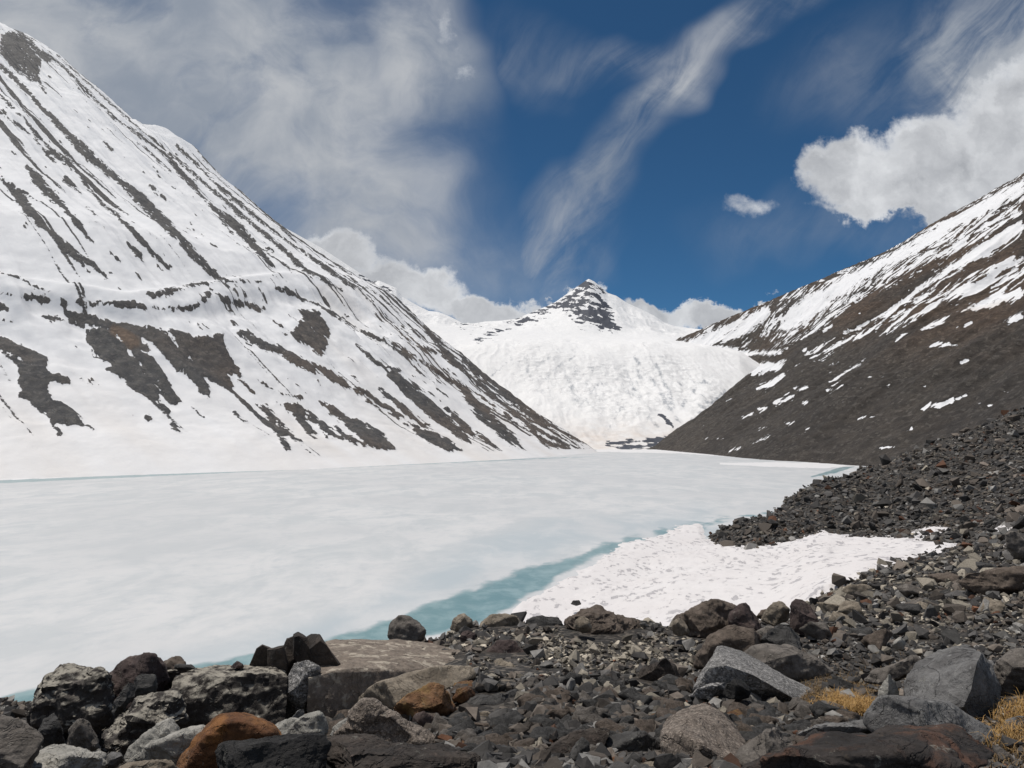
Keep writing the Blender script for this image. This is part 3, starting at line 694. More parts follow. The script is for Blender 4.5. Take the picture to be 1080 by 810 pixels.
T.link(c, b.inputs['Base Color'])
rr = T.n('ShaderNodeMapRange'); T.link(tf, rr.inputs[0]); rr.inputs[3].default_value = 0.6; rr.inputs[4].default_value = 0.28
T.link(rr.outputs[0], b.inputs['Roughness'])
bump(T, b, n2, 0.25, 0.25)
link('frozen_lake', me, m, 'structure')

# lake bed / valley floor reaching past the horizon
a = 15000.0
me = raw_mesh('ground', [(-a, -a, -9), (a, -a, -9), (a, a, -9), (-a, a, -9)], [(0, 1, 2, 3)])
m, T, b = new_mat('valley_floor')
pos = T.n('ShaderNodeNewGeometry').outputs['Position']
T.link(T.mix(T.noise(pos, 0.01, 6, 0.6), (0.10, 0.095, 0.09), (0.5, 0.5, 0.5)), b.inputs['Base Color'])
link('ground', me, m, 'structure')

# ------------------------------------------------------------------ near moraine slope
p_ = lambda Y, py: (Y, None, py)
z_ = lambda Y, z: (Y, z, None)
GC = {
    -300: [p_(8, 790), z_(11, 26.2), z_(30, 18), z_(78, .5), z_(90, -2), z_(1000, -8)],
    0: [p_(8, 775), z_(10, 26.4), z_(30, 18), z_(78, .4), z_(88, -2), z_(1000, -8)],
    150: [z_(6, 27.25), z_(7.5, 26.8), p_(9, 750), z_(12, 26), z_(30, 17), z_(82, -.5), z_(95, -2), z_(1000, -8)],
    300: [z_(5, 27.6), z_(7, 26.85), z_(8.3, 26.6), p_(10, 722), z_(13, 25.5), z_(35, 15), z_(90, -1), z_(110, -3), z_(1000, -8)],
    400: [z_(5, 27.8), z_(7, 27.1), p_(12, 686), z_(16, 25.2), z_(40, 14), z_(100, -1), z_(120, -3), z_(1000, -8)],
    500: [p_(13, 664), z_(18, 25), z_(45, 13), z_(110, -1), z_(130, -3), z_(1000, -8)],
    545: [p_(13.5, 659), z_(18, 25), z_(50, 12), z_(104, .6), z_(112, -.3), z_(128, -1.6), z_(200, -5), z_(1000, -8)],
    640: [p_(14, 657), z_(20, 24), z_(50, 13), z_(90, 4.4), p_(115, 650), z_(140, .9), z_(155, -.6), z_(176, -1.8), z_(220, -5), z_(1000, -8)],
    730: [p_(14, 657), z_(20, 24.6), z_(50, 13), p_(95, 655), p_(130, 612), z_(170, 1), z_(190, -.4), z_(218, -2), z_(260, -5), z_(1000, -8)],
    800: [p_(14, 660), z_(20, 24.8), z_(45, 14.5), p_(85, 652), p_(120, 615), p_(170, 582), p_(183, 574), p_(200, 549), z_(214, 5.5), z_(262, -1), z_(300, -5), z_(1000, -8)],
    870: [p_(12, 668), p_(30, 645), p_(70, 628), p_(120, 592), p_(176, 565), p_(200, 550), p_(260, 520), p_(300, 506), z_(330, 8), z_(400, -4), z_(1000, -8)],
    910: [p_(12, 675), p_(30, 645), p_(65, 617), p_(110, 590), p_(165, 568), p_(200, 550), p_(280, 517), p_(380, 492), z_(430, 6), z_(500, -5), z_(1000, -8)],
    1000: [p_(10, 690), p_(25, 652), p_(50, 614), p_(90, 588), p_(120, 575), p_(200, 530), p_(330, 480), p_(420, 462), z_(480, 20), z_(620, -5), z_(1000, -8)],
    1080: [p_(8, 705), p_(20, 657), p_(45, 612), p_(90, 572), p_(180, 512), p_(320, 457), p_(450, 431), z_(520, 34), z_(720, -5), z_(1000, -8)],
    1250: [p_(8, 705), p_(20, 640), p_(45, 580), p_(100, 520), p_(200, 450), p_(330, 390), p_(450, 350), z_(540, 80), z_(800, 10), z_(1000, 0)],
    1600: [p_(8, 680), p_(20, 590), p_(45, 520), p_(100, 440), p_(200, 370), p_(450, 300), z_(600, 90), z_(1000, 20)],
}
GPX = sorted(GC)
lY = np.linspace(0, math.log(1000), 1400)
tabz = []
for k in GPX:
    g = [(1.0, 28.35), (2.0, 28.38), (3.5, 28.38)]
    for (Y, z, py_) in GC[k]:
        g.append((Y, z if z is not None else float(z_from(py_, Y, k))))
    lx = np.log([q[0] for q in g]); lz = np.array([q[1] for q in g])
    zz = np.interp(lY, lx, lz)
    kern = np.hanning(31); kern /= kern.sum()
    zz = np.convolve(np.pad(zz, 15, mode='edge'), kern, 'valid')
    tabz.append(zz)
tabz = np.array(tabz)
def ground_z(px_, Y):
    """height of the moraine at azimuth column px_, distance Y (broadcast arrays)"""
    px_ = np.clip(px_, GPX[0], GPX[-1] - 1e-6); ly = np.clip(np.log(np.maximum(Y, 1.0)), 0, lY[-1])
    i = np.searchsorted(GPX, px_, side='right') - 1
    g0 = np.array(GPX, float)[i]; g1 = np.array(GPX, float)[i + 1]
    f = (px_ - g0) / (g1 - g0); f = f * f * (3 - 2 * f) * 0.5 + f * 0.5
    j = ly / lY[-1] * (len(lY) - 1); j0 = np.clip(np.floor(j).astype(int), 0, len(lY) - 2); fj = j - j0
    a_ = tabz[i, j0] * (1 - fj) + tabz[i, j0 + 1] * fj
    b_ = tabz[i + 1, j0] * (1 - fj) + tabz[i + 1, j0 + 1] * fj
    z = a_ * (1 - f) + b_ * f
    x = (px_ - 540) / F * Y
    amp = 0.012 * Y ** 0.85
    return z + amp * fbm(x / (0.12 * Y ** 0 + 3.0), Y / 3.0, oct=4, seed=91) * np.clip(30 / np.maximum(Y, 30), 0.25, 1) * 2 + 0.006 * Y * fbm(x / 25, Y / 25, oct=4, seed=92) * np.clip((Y - 25) / 60, 0, 1)
def gp(px_, Y):
    x = (px_ - 540) / F * Y
    return np.stack([x, np.asarray(Y, float) * np.ones_like(x), ground_z(px_, Y)], -1)

snowpoly = [(515, 700), (541, 652), (570, 634), (598, 618), (638, 596), (688, 578), (720, 565), (738, 560), (745, 570), (765, 575), (792, 578), (830, 571), (868, 560), (880, 563), (905, 566), (950, 566), (985, 571), (1012, 574), (1004, 580), (975, 586), (950, 593), (920, 604), (893, 617), (872, 627), (855, 640), (800, 670), (700, 690)]
gcx = np.linspace(-300, 1590, 760); gyv = np.exp(np.linspace(0, math.log(995), 760))
GX, GY = np.meshgrid(gcx, gyv)
GP = gp(GX, GY)
me = raw_mesh('moraine_ground', GP, grid_faces(*GX.shape))
m, T, b = new_mat('dark_gravel')
pos = T.n('ShaderNodeNewGeometry').outputs['Position']
sepp = T.n('ShaderNodeSeparateXYZ'); T.link(pos, sepp.inputs[0])
nearf = T.smooth(sepp.outputs[1], 20, 70)
def gravel(scale):
    d = T.voro(pos, scale); cc = T.voro(pos, scale, out=1)
    s_ = T.n('ShaderNodeSeparateColor'); T.link(cc, s_.inputs[0])
    col = T.mix(T.smooth(s_.outputs[0], 0.5, 1.0), (0.030, 0.028, 0.026), (0.10, 0.09, 0.08))
    col = T.mix(T.smooth(s_.outputs[1], 0.86, 0.9, 0, 0.8), col, (0.20, 0.17, 0.14))
    return col, d
cN, dN = gravel(14.0); cF, dF = gravel(1.3)
c = T.mix(nearf, cN, cF)
c = T.mix(T.smooth(T.noise(pos, 0.6, 5, 0.6), 0.45, 0.7, 0, 0.6), c, (0.045, 0.036, 0.028))
T.link(c, b.inputs['Base Color'])
b.inputs['Roughness'].default_value = 0.9
hN = T.math('MULTIPLY', dN, -0.05); hF = T.math('MULTIPLY', dF, -0.6)
hm = T.n('ShaderNodeMix', data_type='FLOAT'); T.link(nearf, hm.inputs[0]); T.link(hN, hm.inputs[2]); T.link(hF, hm.inputs[3])
bump(T, b, hm.outputs[0], 1.0, 1.0)
link('moraine_ground', me, m, 'structure')
# the slope the photographer stands on, behind and beside the camera
me = raw_mesh('moraine_top', [(-400, -400, 24), (600, -400, 60), (600, 1.02, 60), (60, 1.02, 28.5), (4, 1.02, 28.34), (-4, 1.02, 28.3), (-400, 1.02, 20)][0:0] or
              [(-60, -60, 28.2), (60, -60, 28.4), (2.1, 1.05, 28.33), (-1.9, 1.05, 28.31)], [(0, 1, 2, 3)])
link('moraine_top', me, m, 'structure')

# snow bank and small patches, lying on the slope
m_snow, T, b = new_mat('old_suncupped_snow')
pos = T.n('ShaderNodeNewGeometry').outputs['Position']
cup = T.voro(T.scale(pos, (1.0, 0.5, 1)), 0.5, 'SMOOTH_F1')
cupn = T.noise(pos, 0.09, 5, 0.6)
hgt = T.math('MULTIPLY', cup, T.smooth(cupn, 0.36, 0.60))
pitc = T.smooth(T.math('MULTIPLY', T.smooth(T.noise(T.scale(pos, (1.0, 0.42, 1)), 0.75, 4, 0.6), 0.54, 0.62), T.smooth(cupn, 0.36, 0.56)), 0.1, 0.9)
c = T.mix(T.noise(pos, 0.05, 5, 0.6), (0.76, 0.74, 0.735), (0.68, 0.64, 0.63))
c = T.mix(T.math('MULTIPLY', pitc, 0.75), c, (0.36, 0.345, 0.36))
T.link(c, b.inputs['Base Color'])
b.inputs['Roughness'].default_value = 0.7
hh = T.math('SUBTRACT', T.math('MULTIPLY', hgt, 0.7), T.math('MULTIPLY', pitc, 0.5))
bump(T, b, hh, 0.55, 0.8)
def snow_sheet(name, poly, x0, x1, y0, y1, nx, ny, thick, rag=3.0, seed=5, label=None, cat=None):
    gx_, gy_ = np.meshgrid(np.linspace(x0, x1, nx), np.exp(np.linspace(math.log(y0), math.log(y1), ny)))
    q = gp(gx_, gy_); a_, b_ = proj(q)
    s = sd_poly(a_, b_, poly) + rag * fbm(q[..., 0] / (0.02 * y0 + .5), q[..., 1] / (0.06 * y0 + .5), oct=4, seed=seed)
    t = np.clip(s / 5.0, -1, 1) * thick
    q[..., 2] = np.maximum(q[..., 2], 0.02) + t + 0.0
    keep = (s[:-1, :-1] > -4) & (s[1:, 1:] > -4) & (s[1:, :-1] > -4) & (s[:-1, 1:] > -4)
    me = raw_mesh(name, q, grid_faces(ny, nx, keep))
    bm = bmesh.new(); bm.from_mesh(me)
    bmesh.ops.delete(bm, geom=[v for v in bm.verts if not v.link_faces], context='VERTS')
    bm.to_mesh(me); bm.free()
    return link(name, me, m_snow, 'structure')
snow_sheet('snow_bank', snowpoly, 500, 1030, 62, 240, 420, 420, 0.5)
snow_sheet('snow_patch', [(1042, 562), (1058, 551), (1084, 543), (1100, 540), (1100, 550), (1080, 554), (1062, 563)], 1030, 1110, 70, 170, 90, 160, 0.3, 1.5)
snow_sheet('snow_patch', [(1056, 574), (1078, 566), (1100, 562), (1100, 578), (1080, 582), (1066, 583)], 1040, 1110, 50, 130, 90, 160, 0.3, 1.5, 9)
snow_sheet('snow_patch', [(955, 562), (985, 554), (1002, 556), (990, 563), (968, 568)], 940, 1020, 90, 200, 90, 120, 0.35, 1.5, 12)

# ------------------------------------------------------------------ boulders
def rock_mat(name, c1, c2, c3=None, speck=0.0, sscale=60.0, pale=None, rust=None, rough=0.85, bs=0.8, top=None):
    m, T, b = new_mat(name)
    pos = T.n('ShaderNodeTexCoord').outputs['Object']
    oi = T.n('ShaderNodeObjectInfo').outputs['Random']
    off = T.n('ShaderNodeCombineXYZ'); T.link(T.math('MULTIPLY', oi, 37.0), off.inputs[0]); T.link(T.math('MULTIPLY', oi, 11.0), off.inputs[1])
    q = T.vec('ADD', pos, off.outputs[0])
    n1 = T.noise(q, 3.0, 8, 0.62, 0.3); n2 = T.noise(q, 16.0, 7, 0.7); n3 = T.noise(q, 70.0, 4, 0.7)
    c = T.mix(T.smooth(n1, 0.36, 0.64), c1, c2)
    c = T.mix(T.smooth(n2, 0.42, 0.62, 0, 0.65), c, T.mix(1.0, c, (0.5, 0.5, 0.5), 'MULTIPLY'))
    if c3: c = T.mix(T.smooth(n2, 0.55, 0.72, 0, 0.8), c, c3)
    if speck:
        s1 = T.voro(q, sscale, out=1); s_ = T.n('ShaderNodeSeparateColor'); T.link(s1, s_.inputs[0])
        c = T.mix(T.smooth(s_.outputs[0], 0.55, 0.9, 0, speck), c, tuple(min(0.6, x * 2.2 + 0.03) for x in c2))
        c = T.mix(T.smooth(s_.outputs[1], 0.65, 0.9, 0, speck), c, tuple(x * 0.3 for x in c1))
    if pale:
        c = T.mix(T.smooth(T.noise(q, 4.5, 7, 0.62, 0.6), 0.53, 0.60, 0, 0.9), c, pale)
    if rust:
        c = T.mix(T.smooth(T.noise(T.vec('ADD', q, (5, 3, 1)), 3.2, 6, 0.6, 0.5), 0.48, 0.62, 0, 0.9), c, rust)
    lich = T.math('MULTIPLY', T.smooth(T.noise(T.vec('ADD', q, (9, 2, 7)), 9.0, 6, 0.7), 0.60, 0.66), T.smooth(n3, 0.42, 0.6))
    c = T.mix(T.math('MULTIPLY', lich, 0.55), c, (0.30, 0.29, 0.25))
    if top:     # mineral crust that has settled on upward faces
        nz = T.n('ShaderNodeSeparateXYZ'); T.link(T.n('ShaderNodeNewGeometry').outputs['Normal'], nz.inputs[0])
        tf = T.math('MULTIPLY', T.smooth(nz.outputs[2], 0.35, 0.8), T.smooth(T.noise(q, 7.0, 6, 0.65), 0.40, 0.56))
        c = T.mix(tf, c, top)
    T.link(c, b.inputs['Base Color'])
    b.inputs['Roughness'].default_value = rough
    h = T.math('ADD', T.math('ADD', T.math('MULTIPLY', n1, 0.06), T.math('MULTIPLY', n2, 0.030)), T.math('MULTIPLY', n3, 0.007))
    cr = T.smooth(T.math('ABSOLUTE', T.math('SUBTRACT', T.noise(q, 2.6, 5, 0.6, 1.2), 0.5)), 0.0, 0.02, -0.02, 0.0)
    h = T.math('ADD', h, cr)
    bump(T, b, h, bs, 0.9)
    return m
MR = {
    'black': rock_mat('black_basalt', (0.017, 0.016, 0.016), (0.036, 0.034, 0.032), (0.072, 0.066, 0.060)),
    'dark': rock_mat('dark_slate_rock', (0.045, 0.043, 0.041), (0.088, 0.084, 0.080), (0.14, 0.135, 0.128)),
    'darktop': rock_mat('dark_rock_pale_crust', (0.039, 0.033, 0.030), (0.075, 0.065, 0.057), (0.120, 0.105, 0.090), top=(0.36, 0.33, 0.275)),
    'maroon': rock_mat('maroon_rock', (0.061, 0.043, 0.041), (0.115, 0.084, 0.074), (0.176, 0.135, 0.121)),
    'brown': rock_mat('brown_rock', (0.102, 0.079, 0.062), (0.168, 0.132, 0.106), (0.240, 0.198, 0.156)),
    'slab': rock_mat('tan_brown_slab', (0.20, 0.162, 0.130), (0.27, 0.222, 0.180), (0.33, 0.28, 0.23), pale=(0.44, 0.385, 0.31)),
    'grey': rock_mat('grey_granite', (0.15, 0.145, 0.14), (0.25, 0.24, 0.23), (0.33, 0.32, 0.31), speck=0.6, sscale=70),
    'bluegrey': rock_mat('blue_grey_banded_rock', (0.12, 0.115, 0.112), (0.21, 0.205, 0.20), (0.32, 0.315, 0.31), bs=1.0),
    'greybrown': rock_mat('grey_brown_rock', (0.119, 0.104, 0.090), (0.200, 0.177, 0.156), (0.275, 0.250, 0.219)),
    'pale': rock_mat('pale_limestone', (0.30, 0.29, 0.26), (0.42, 0.40, 0.36), (0.50, 0.48, 0.44)),
    'tan': rock_mat('tan_rock', (0.20, 0.165, 0.125), (0.32, 0.27, 0.21), (0.40, 0.35, 0.28)),
    'speckled': rock_mat('speckled_gneiss', (0.16, 0.130, 0.106), (0.21, 0.175, 0.146), (0.27, 0.235, 0.20), speck=0.45, sscale=95),
    'orange': rock_mat('rusty_orange_rock', (0.13, 0.055, 0.024), (0.20, 0.098, 0.042), (0.09, 0.055, 0.035), rust=(0.25, 0.11, 0.035)),
    'ochre': rock_mat('ochre_brown_rock', (0.14, 0.068, 0.034), (0.22, 0.12, 0.06), (0.08, 0.055, 0.035), rust=(0.24, 0.15, 0.06)),
    'redblack': rock_mat('dark_red_stained_rock', (0.030, 0.026, 0.024), (0.055, 0.045, 0.040), (0.10, 0.075, 0.055), rust=(0.105, 0.055, 0.036)),
    'blackbrown': rock_mat('dark_brown_rock', (0.035, 0.030, 0.027), (0.080, 0.064, 0.053), (0.128, 0.096, 0.080)),
}
# distance where the moraine surface crosses a given picture height, searched outwards
_Ys = np.exp(np.linspace(math.log(2.2), math.log(15.0), 500))
def depth_at(px_, py_):
    q = gp(np.full_like(_Ys, px_), _Ys); _, b_ = proj(q)
    ok = np.nonzero(b_ <= py_)[0]
    return float(_Ys[ok[0]]) if len(ok) else float(_Ys[np.argmin(b_)])

BOULD = []; BOBJ = []
def make_rock_mesh(name, pts3, size, rough, rounds, maxedge, seed, facets=0.06, cuts=0, sharp=0.0):
    bm = bmesh.new()
    vs = [bm.verts.new(p) for p in pts3]
    r = bmesh.ops.convex_hull(bm, input=vs)
    junk = [g for g in r['geom_interior'] + r['geom_unused'] if isinstance(g, bmesh.types.BMVert) and g.is_valid]
    bmesh.ops.delete(bm, geom=list(set(junk)), context='VERTS')
    rr_ = np.random.default_rng(seed)
    for _ in range(cuts):                    # knock corners off: flat fracture planes on the exposed sides
        nrm = np.array([rr_.normal(), -abs(rr_.normal()) - 0.15, rr_.normal() * 0.8]); nrm /= np.linalg.norm(nrm)
        cv = np.array([v.co for v in bm.verts]); pr = cv @ nrm; lo, hi = pr.min(), pr.max()
        d_ = lo + (hi - lo) * rr_.uniform(0.80, 0.93)
        r_ = bmesh.ops.bisect_plane(bm, geom=bm.verts[:] + bm.edges[:] + bm.faces[:], plane_co=Vector(nrm * d_), plane_no=Vector(nrm), clear_outer=True)
        ed = [g for g in r_['geom_cut'] if isinstance(g, bmesh.types.BMEdge)]
        if ed: bmesh.ops.edgeloop_fill(bm, edges=ed)
    bmesh.ops.triangulate(bm, faces=bm.faces[:])
    for it in range(7):
        long_ = [e for e in bm.edges if e.calc_length() > maxedge]
        if not long_: break
        bmesh.ops.subdivide_edges(bm, edges=long_, cuts=1, use_grid_fill=False)
        bmesh.ops.triangulate(bm, faces=[f for f in bm.faces if len(f.verts) > 3])
        if it in (2, 3):
            for _ in range(rounds):
                bmesh.ops.smooth_vert(bm, verts=bm.verts[:], factor=0.32, use_axis_x=True, use_axis_y=True, use_axis_z=True)
    bm.normal_update()
    co = np.array([v.co for v in bm.verts]); no = np.array([v.normal for v in bm.verts])
    k = 1.0 / size
    # chipped planes: a coarse cellular field steps the surface, finer noise roughens it
    cell = fbm(co[:, 0] * k * 3.1 + seed, co[:, 1] * k * 3.1, co[:, 2] * k * 3.1, oct=2, seed=seed)
    step = np.round(cell * 5) / 5
    d = size * (facets * (0.6 * cell + 0.5 * step) + rough * fbm(co[:, 0] * k * 6, co[:, 1] * k * 6 + seed, co[:, 2] * k * 6, oct=5, seed=seed + 3, gain=0.6)
                + rough * 0.9 * fbm(co[:, 0] * k * 3.5, co[:, 1] * k * 3.5, co[:, 2] * k * 7, oct=4, seed=seed + 9, ridge=True))
    co = co + no * d[:, None]
    for v, p in zip(bm.verts, co): v.co = p
    me = bpy.data.meshes.new(name)
    bm.to_mesh(me); bm.free()
    me.polygons.foreach_set('use_smooth', np.ones(len(me.polygons), bool))
    if sharp: me.set_sharp_from_angle(angle=sharp)
    return me
def boulder(label, mat, outl, Y=None, th=0.75, rough=0.035, rounds=1, front=0.35, drop=0.13, pts=None, name='boulder', cat='boulder', group=None, shrink=0.78, facets=0.05, cuts=None):
    xs = [q[0] for q in outl]; ys = [q[1] for q in outl]
    cx, cy = (min(xs) + max(xs)) / 2, (min(ys) + max(ys)) / 2
    if Y is None: Y = depth_at(min(max(cx, -200), 1300), min(max(ys) - 1, 900))
    w_ = (max(xs) - min(xs)) * Y / F; h_ = (max(ys) - min(ys)) * Y / F
    t_ = th * min(w_, 1.7 * h_)
    if not pts: outl = [(cx + (a_ - cx) * 1.03, cy + (b_ - cy) * 1.03) for a_, b_ in outl]
    r = random.Random(len(BOULD) * 13 + 5)
    P3l = []
    if pts:
        P3l = [tuple(P(a_, b_, c_)) for a_, b_, c_ in pts]
    else:
        H = max(ys) - min(ys)
        for (a_, b_) in outl:
            P3l.append(tuple(P(a_, b_, Y + r.uniform(-.08, .08) * t_)))
            s_ = r.uniform(0.84, 0.96)
            P3l.append(tuple(P(cx + (a_ - cx) * s_, cy + (b_ - cy) * s_ + H * .05, Y + t_ * r.uniform(.7, 1.0))))
            s_ = shrink * r.uniform(0.88, 1.12)
            P3l.append(tuple(P(cx + (a_ - cx) * s_, cy + (b_ - cy) * s_ + H * drop, Y - t_ * front * r.uniform(.8, 1.1))))
    arr = np.array(P3l); c0 = arr.mean(0); c0[2] = arr[:, 2].min()
    size = max(w_, h_)
    me = make_rock_mesh(name, [tuple(q) for q in (arr - c0)], size, rough, rounds, max(0.008 * size, 2.4 * Y / F), len(BOULD) + 100, facets, cuts=cuts if cuts is not None else 0 if pts else (7 if rounds < 2 else 3), sharp=math.radians(32 if rounds == 0 else 42))
    # scale the finished stone so that its real width and height come out as designed
    co = np.empty(len(me.vertices) * 3, np.float32); me.vertices.foreach_get('co', co); co = co.reshape(-1, 3).astype(float)
    if not pts:
        for _ in range(2):
            ax, ay = proj(co + c0)
            o_x0, o_x1, o_y0, o_y1 = min(q[0] for q in outl), max(q[0] for q in outl), min(q[1] for q in outl), max(q[1] for q in outl)
            kx, kz = (o_x1 - o_x0) / (ax.max() - ax.min()), (o_y1 - o_y0) / (ay.max() - ay.min())
            co *= np.array([kx, 1, kz]); ax, ay = proj(co + c0)
            c0 = c0 + np.array([((o_x0 + o_x1) - (ax.max() + ax.min())) / 2 * Y / F, 0, -(o_y0 - ay.min()) * Y / F])
        me.vertices.foreach_set('co', co.astype(np.float32).ravel()); me.update()
    o = link(name, me, MR[mat], None, label, cat, group)
    o.location = c0
    BOULD.append((outl, Y, t_)); BOBJ.append(o)
    return o

B = boulder
# --- left
B('smooth grey brown boulder cut by the left edge of the photo', 'greybrown', [(-30, 762), (0, 754), (18, 761), (36, 770), (45, 782), (41, 793), (28, 802), (24, 830), (-40, 830)], Y=4.6, rounds=2)
B('large lumpy dark boulder with pale crusted top, overlooking the lake on the left', 'darktop', [(27, 746), (33, 733), (39, 718), (58, 707), (80, 702), (98, 700), (112, 703), (122, 715), (124, 760), (106, 775), (70, 774), (45, 768), (32, 757)], Y=7.6, rounds=1, rough=0.06, facets=0.10, drop=0.1)
B('dark maroon domed boulder behind the lumpy crusted boulder', 'maroon', [(108, 708), (120, 697), (134, 690), (150, 689), (163, 692), (175, 702), (178, 712), (172, 730), (150, 750), (120, 768), (108, 765)], Y=8.2, rounds=1)
B('small dark square block wedged beside the maroon domed boulder', 'dark', [(141, 715), (150, 711), (164, 712), (166, 722), (164, 733), (146, 736), (141, 728)], Y=7.3, rounds=0)
B('leaning dark shard beneath the square block on the left', 'dark', [(118, 752), (124, 738), (134, 724), (143, 721), (142, 735), (130, 750), (122, 760)], Y=7.0, rounds=0)
B('dark grey rock with crumbling pale layers beside the orange boulder', 'darktop', [(108, 782), (113, 772), (122, 764), (138, 756), (144, 742), (165, 729), (190, 727), (198, 742), (198, 768), (170, 785), (135, 797), (115, 793)], Y=6.4, rough=0.06, facets=0.09, rounds=0)
B('small dark rock at the water side of the lumpy crusted boulder', 'dark', [(19, 762), (24, 757), (33, 757), (40, 764), (38, 775), (20, 770)], Y=8.0)
B('pointed tent shaped grey stone on the far left', 'dark', [(37, 770), (48, 759), (57, 752), (61, 764), (67, 780), (68, 789), (50, 787), (40, 780)], Y=6.0, rounds=0)
B('upright rounded grey brown stone beside the tent shaped stone', 'greybrown', [(71, 786), (74, 772), (82, 760), (89, 758), (97, 765), (103, 778), (104, 790), (88, 794), (74, 793)], Y=5.9, rounds=2)
B('pale cracked slab of rock low in the left corner', 'pale', [(18, 812), (28, 797), (42, 785), (58, 788), (75, 790), (92, 790), (108, 800), (112, 830), (15, 830)], Y=4.9, rough=0.06, facets=0.11, drop=0.05)
B('small blue grey stone between the pale slab and the pale boulders', 'bluegrey', [(111, 800), (118, 793), (127, 794), (131, 803), (122, 810), (113, 808)], Y=5.2)
B('pale smooth boulder with a sloping back, left of its paler twin', 'pale', [(131, 802), (136, 790), (150, 777), (165, 764), (180, 758), (189, 768), (188, 780), (168, 795), (150, 806), (134, 808)], Y=5.3, rounds=2)
B('pale cracked boulder touching the big orange boulder', 'pale', [(148, 806), (160, 788), (178, 778), (198, 768), (216, 765), (224, 775), (216, 795), (200, 812), (155, 814)], Y=5.0, rounds=2)
B('flat tan and brown stone at the bottom left of the photo', 'tan', [(118, 815), (135, 806), (160, 801), (180, 802), (190, 812), (180, 830), (118, 830)], Y=4.3)
B('dark brown ledge with a pale flat top running along the lake edge', 'darktop', [(186, 703), (303, 703), (303, 768), (192, 772)], Y=8.4, rough=0.03, rounds=0, facets=0.045,
  pts=[(186, 716, 8.2), (196, 708, 8.9), (215, 704, 9.3), (270, 702, 9.4), (296, 709, 8.9), (303, 715, 8.3), (250, 712, 8.15), (300, 766, 8.1), (262, 776, 7.95), (192, 774, 8.0), (185, 740, 8.0), (302, 740, 9.2), (200, 740, 9.2)])
B('left pale shelf of broken layers behind the dark ledge', 'darktop', [(160, 718), (166, 710), (185, 707), (205, 706), (206, 716), (204, 728), (165, 730)], Y=8.6, rounds=0)
B('small brown stone perched above the left shelf of rock', 'brown', [(168, 706), (172, 697), (180, 693), (190, 692), (196, 699), (196, 706), (180, 709)], Y=9.2)
B('flat dark plate lying on the shelf beside the small brown stone', 'dark', [(184, 703), (190, 700), (202, 701), (206, 704), (200, 708), (186, 708)], Y=8.3)
B('tiny dark stone on top of the dark brown ledge', 'maroon', [(243, 704), (246, 699), (250, 697), (256, 701), (257, 705)], Y=8.7)
for lb_, ol_, yy_ in (
    ('leftmost low block of the jagged dark blocks above the lake', [(263, 703), (271, 684), (277, 680), (288, 685), (285, 714), (266, 714)], 9.0),
    ('square second block from the left of the jagged dark blocks', [(282, 685), (299, 681), (304, 700), (302, 718), (282, 716)], 8.8),
    ('leaning middle block of the jagged dark blocks', [(297, 690), (303, 674), (310, 671), (319, 690), (324, 714), (302, 718)], 9.15),
    ('tallest leaning block of the jagged dark blocks', [(307, 673), (317, 667), (325, 672), (334, 690), (340, 708), (326, 716), (316, 700)], 9.0),
    ('slanted block at the right end of the jagged dark blocks', [(322, 673), (329, 669), (338, 672), (345, 682), (359, 702), (348, 713), (336, 704)], 8.9)):
    B(lb_, 'blackbrown', ol_, Y=yy_, rounds=0, facets=0.012, rough=0.014, shrink=0.93, drop=0.03, front=0.45, cuts=1, th=0.9)
B('light grey boulder wedged against the big tan slab', 'grey', [(300, 715), (305, 704), (313, 699), (325, 697), (337, 705), (338, 716), (333, 735), (325, 752), (306, 752), (301, 735)], Y=8.3, rounds=1)
B('big flat topped tan slab with a shaded brown front face', 'slab', [(325, 678), (492, 678), (492, 710), (350, 770), (325, 752)], name='boulder', rough=0.012, rounds=0, facets=0.012, Y=9,
  pts=[(337, 679, 10.9), (352, 676, 11.2), (380, 675, 11.4), (420, 675, 11.5), (455, 679, 11.2), (484, 685, 10.9), (493, 695, 10.3), (492, 705, 9.8), (470, 709, 9.5), (447, 711, 9.3), (410, 708, 8.9), (374, 706, 8.6), (349, 710, 8.35), (326, 716, 8.2),
       (324, 752, 8.2), (346, 771, 8.15), (362, 772, 8.3), (448, 730, 9.3), (492, 722, 9.9), (338, 715, 10.7), (480, 720, 10.8)])
B('long low tan rock leaning against the big tan slab', 'tan', [(378, 745), (383, 735), (400, 725), (425, 716), (455, 706), (480, 702), (497, 704), (500, 712), (480, 722), (450, 735), (415, 752), (385, 758)], Y=7.7, rounds=1, rough=0.02, facets=0.03)
B('coarse speckled triangular boulder in front of the big tan slab', 'speckled', [(352, 780), (362, 766), (377, 747), (388, 737), (399, 742), (418, 755), (436, 768), (452, 782), (466, 798), (474, 812), (440, 826), (365, 826), (350, 800)], Y=5.6, rough=0.04, rounds=1, shrink=0.5, drop=0.28, front=0.5)
B('orange brown boulder among the dark stones, right of the triangular boulder', 'ochre', [(416, 748), (428, 735), (442, 726), (456, 720), (468, 722), (477, 734), (486, 748), (491, 762), (478, 768), (455, 764), (430, 756)], Y=6.9, rough=0.04, rounds=0, facets=0.08)
B('small rusty stone beside the orange brown boulder', 'ochre', [(477, 738), (482, 728), (492, 724), (500, 730), (502, 738), (490, 744)], Y=7.2)
B('big rounded rusty orange boulder at the bottom left', 'orange', [(178, 830), (190, 803), (206, 786), (218, 770), (230, 757), (246, 752), (262, 753), (280, 760), (292, 770), (300, 782), (304, 830)], Y=4.7, rounds=3, rough=0.025, facets=0.03)
B('cream coloured rock behind the big orange boulder', 'pale', [(284, 775), (288, 762), (300, 757), (315, 757), (326, 764), (320, 778), (300, 784)], Y=5.9)
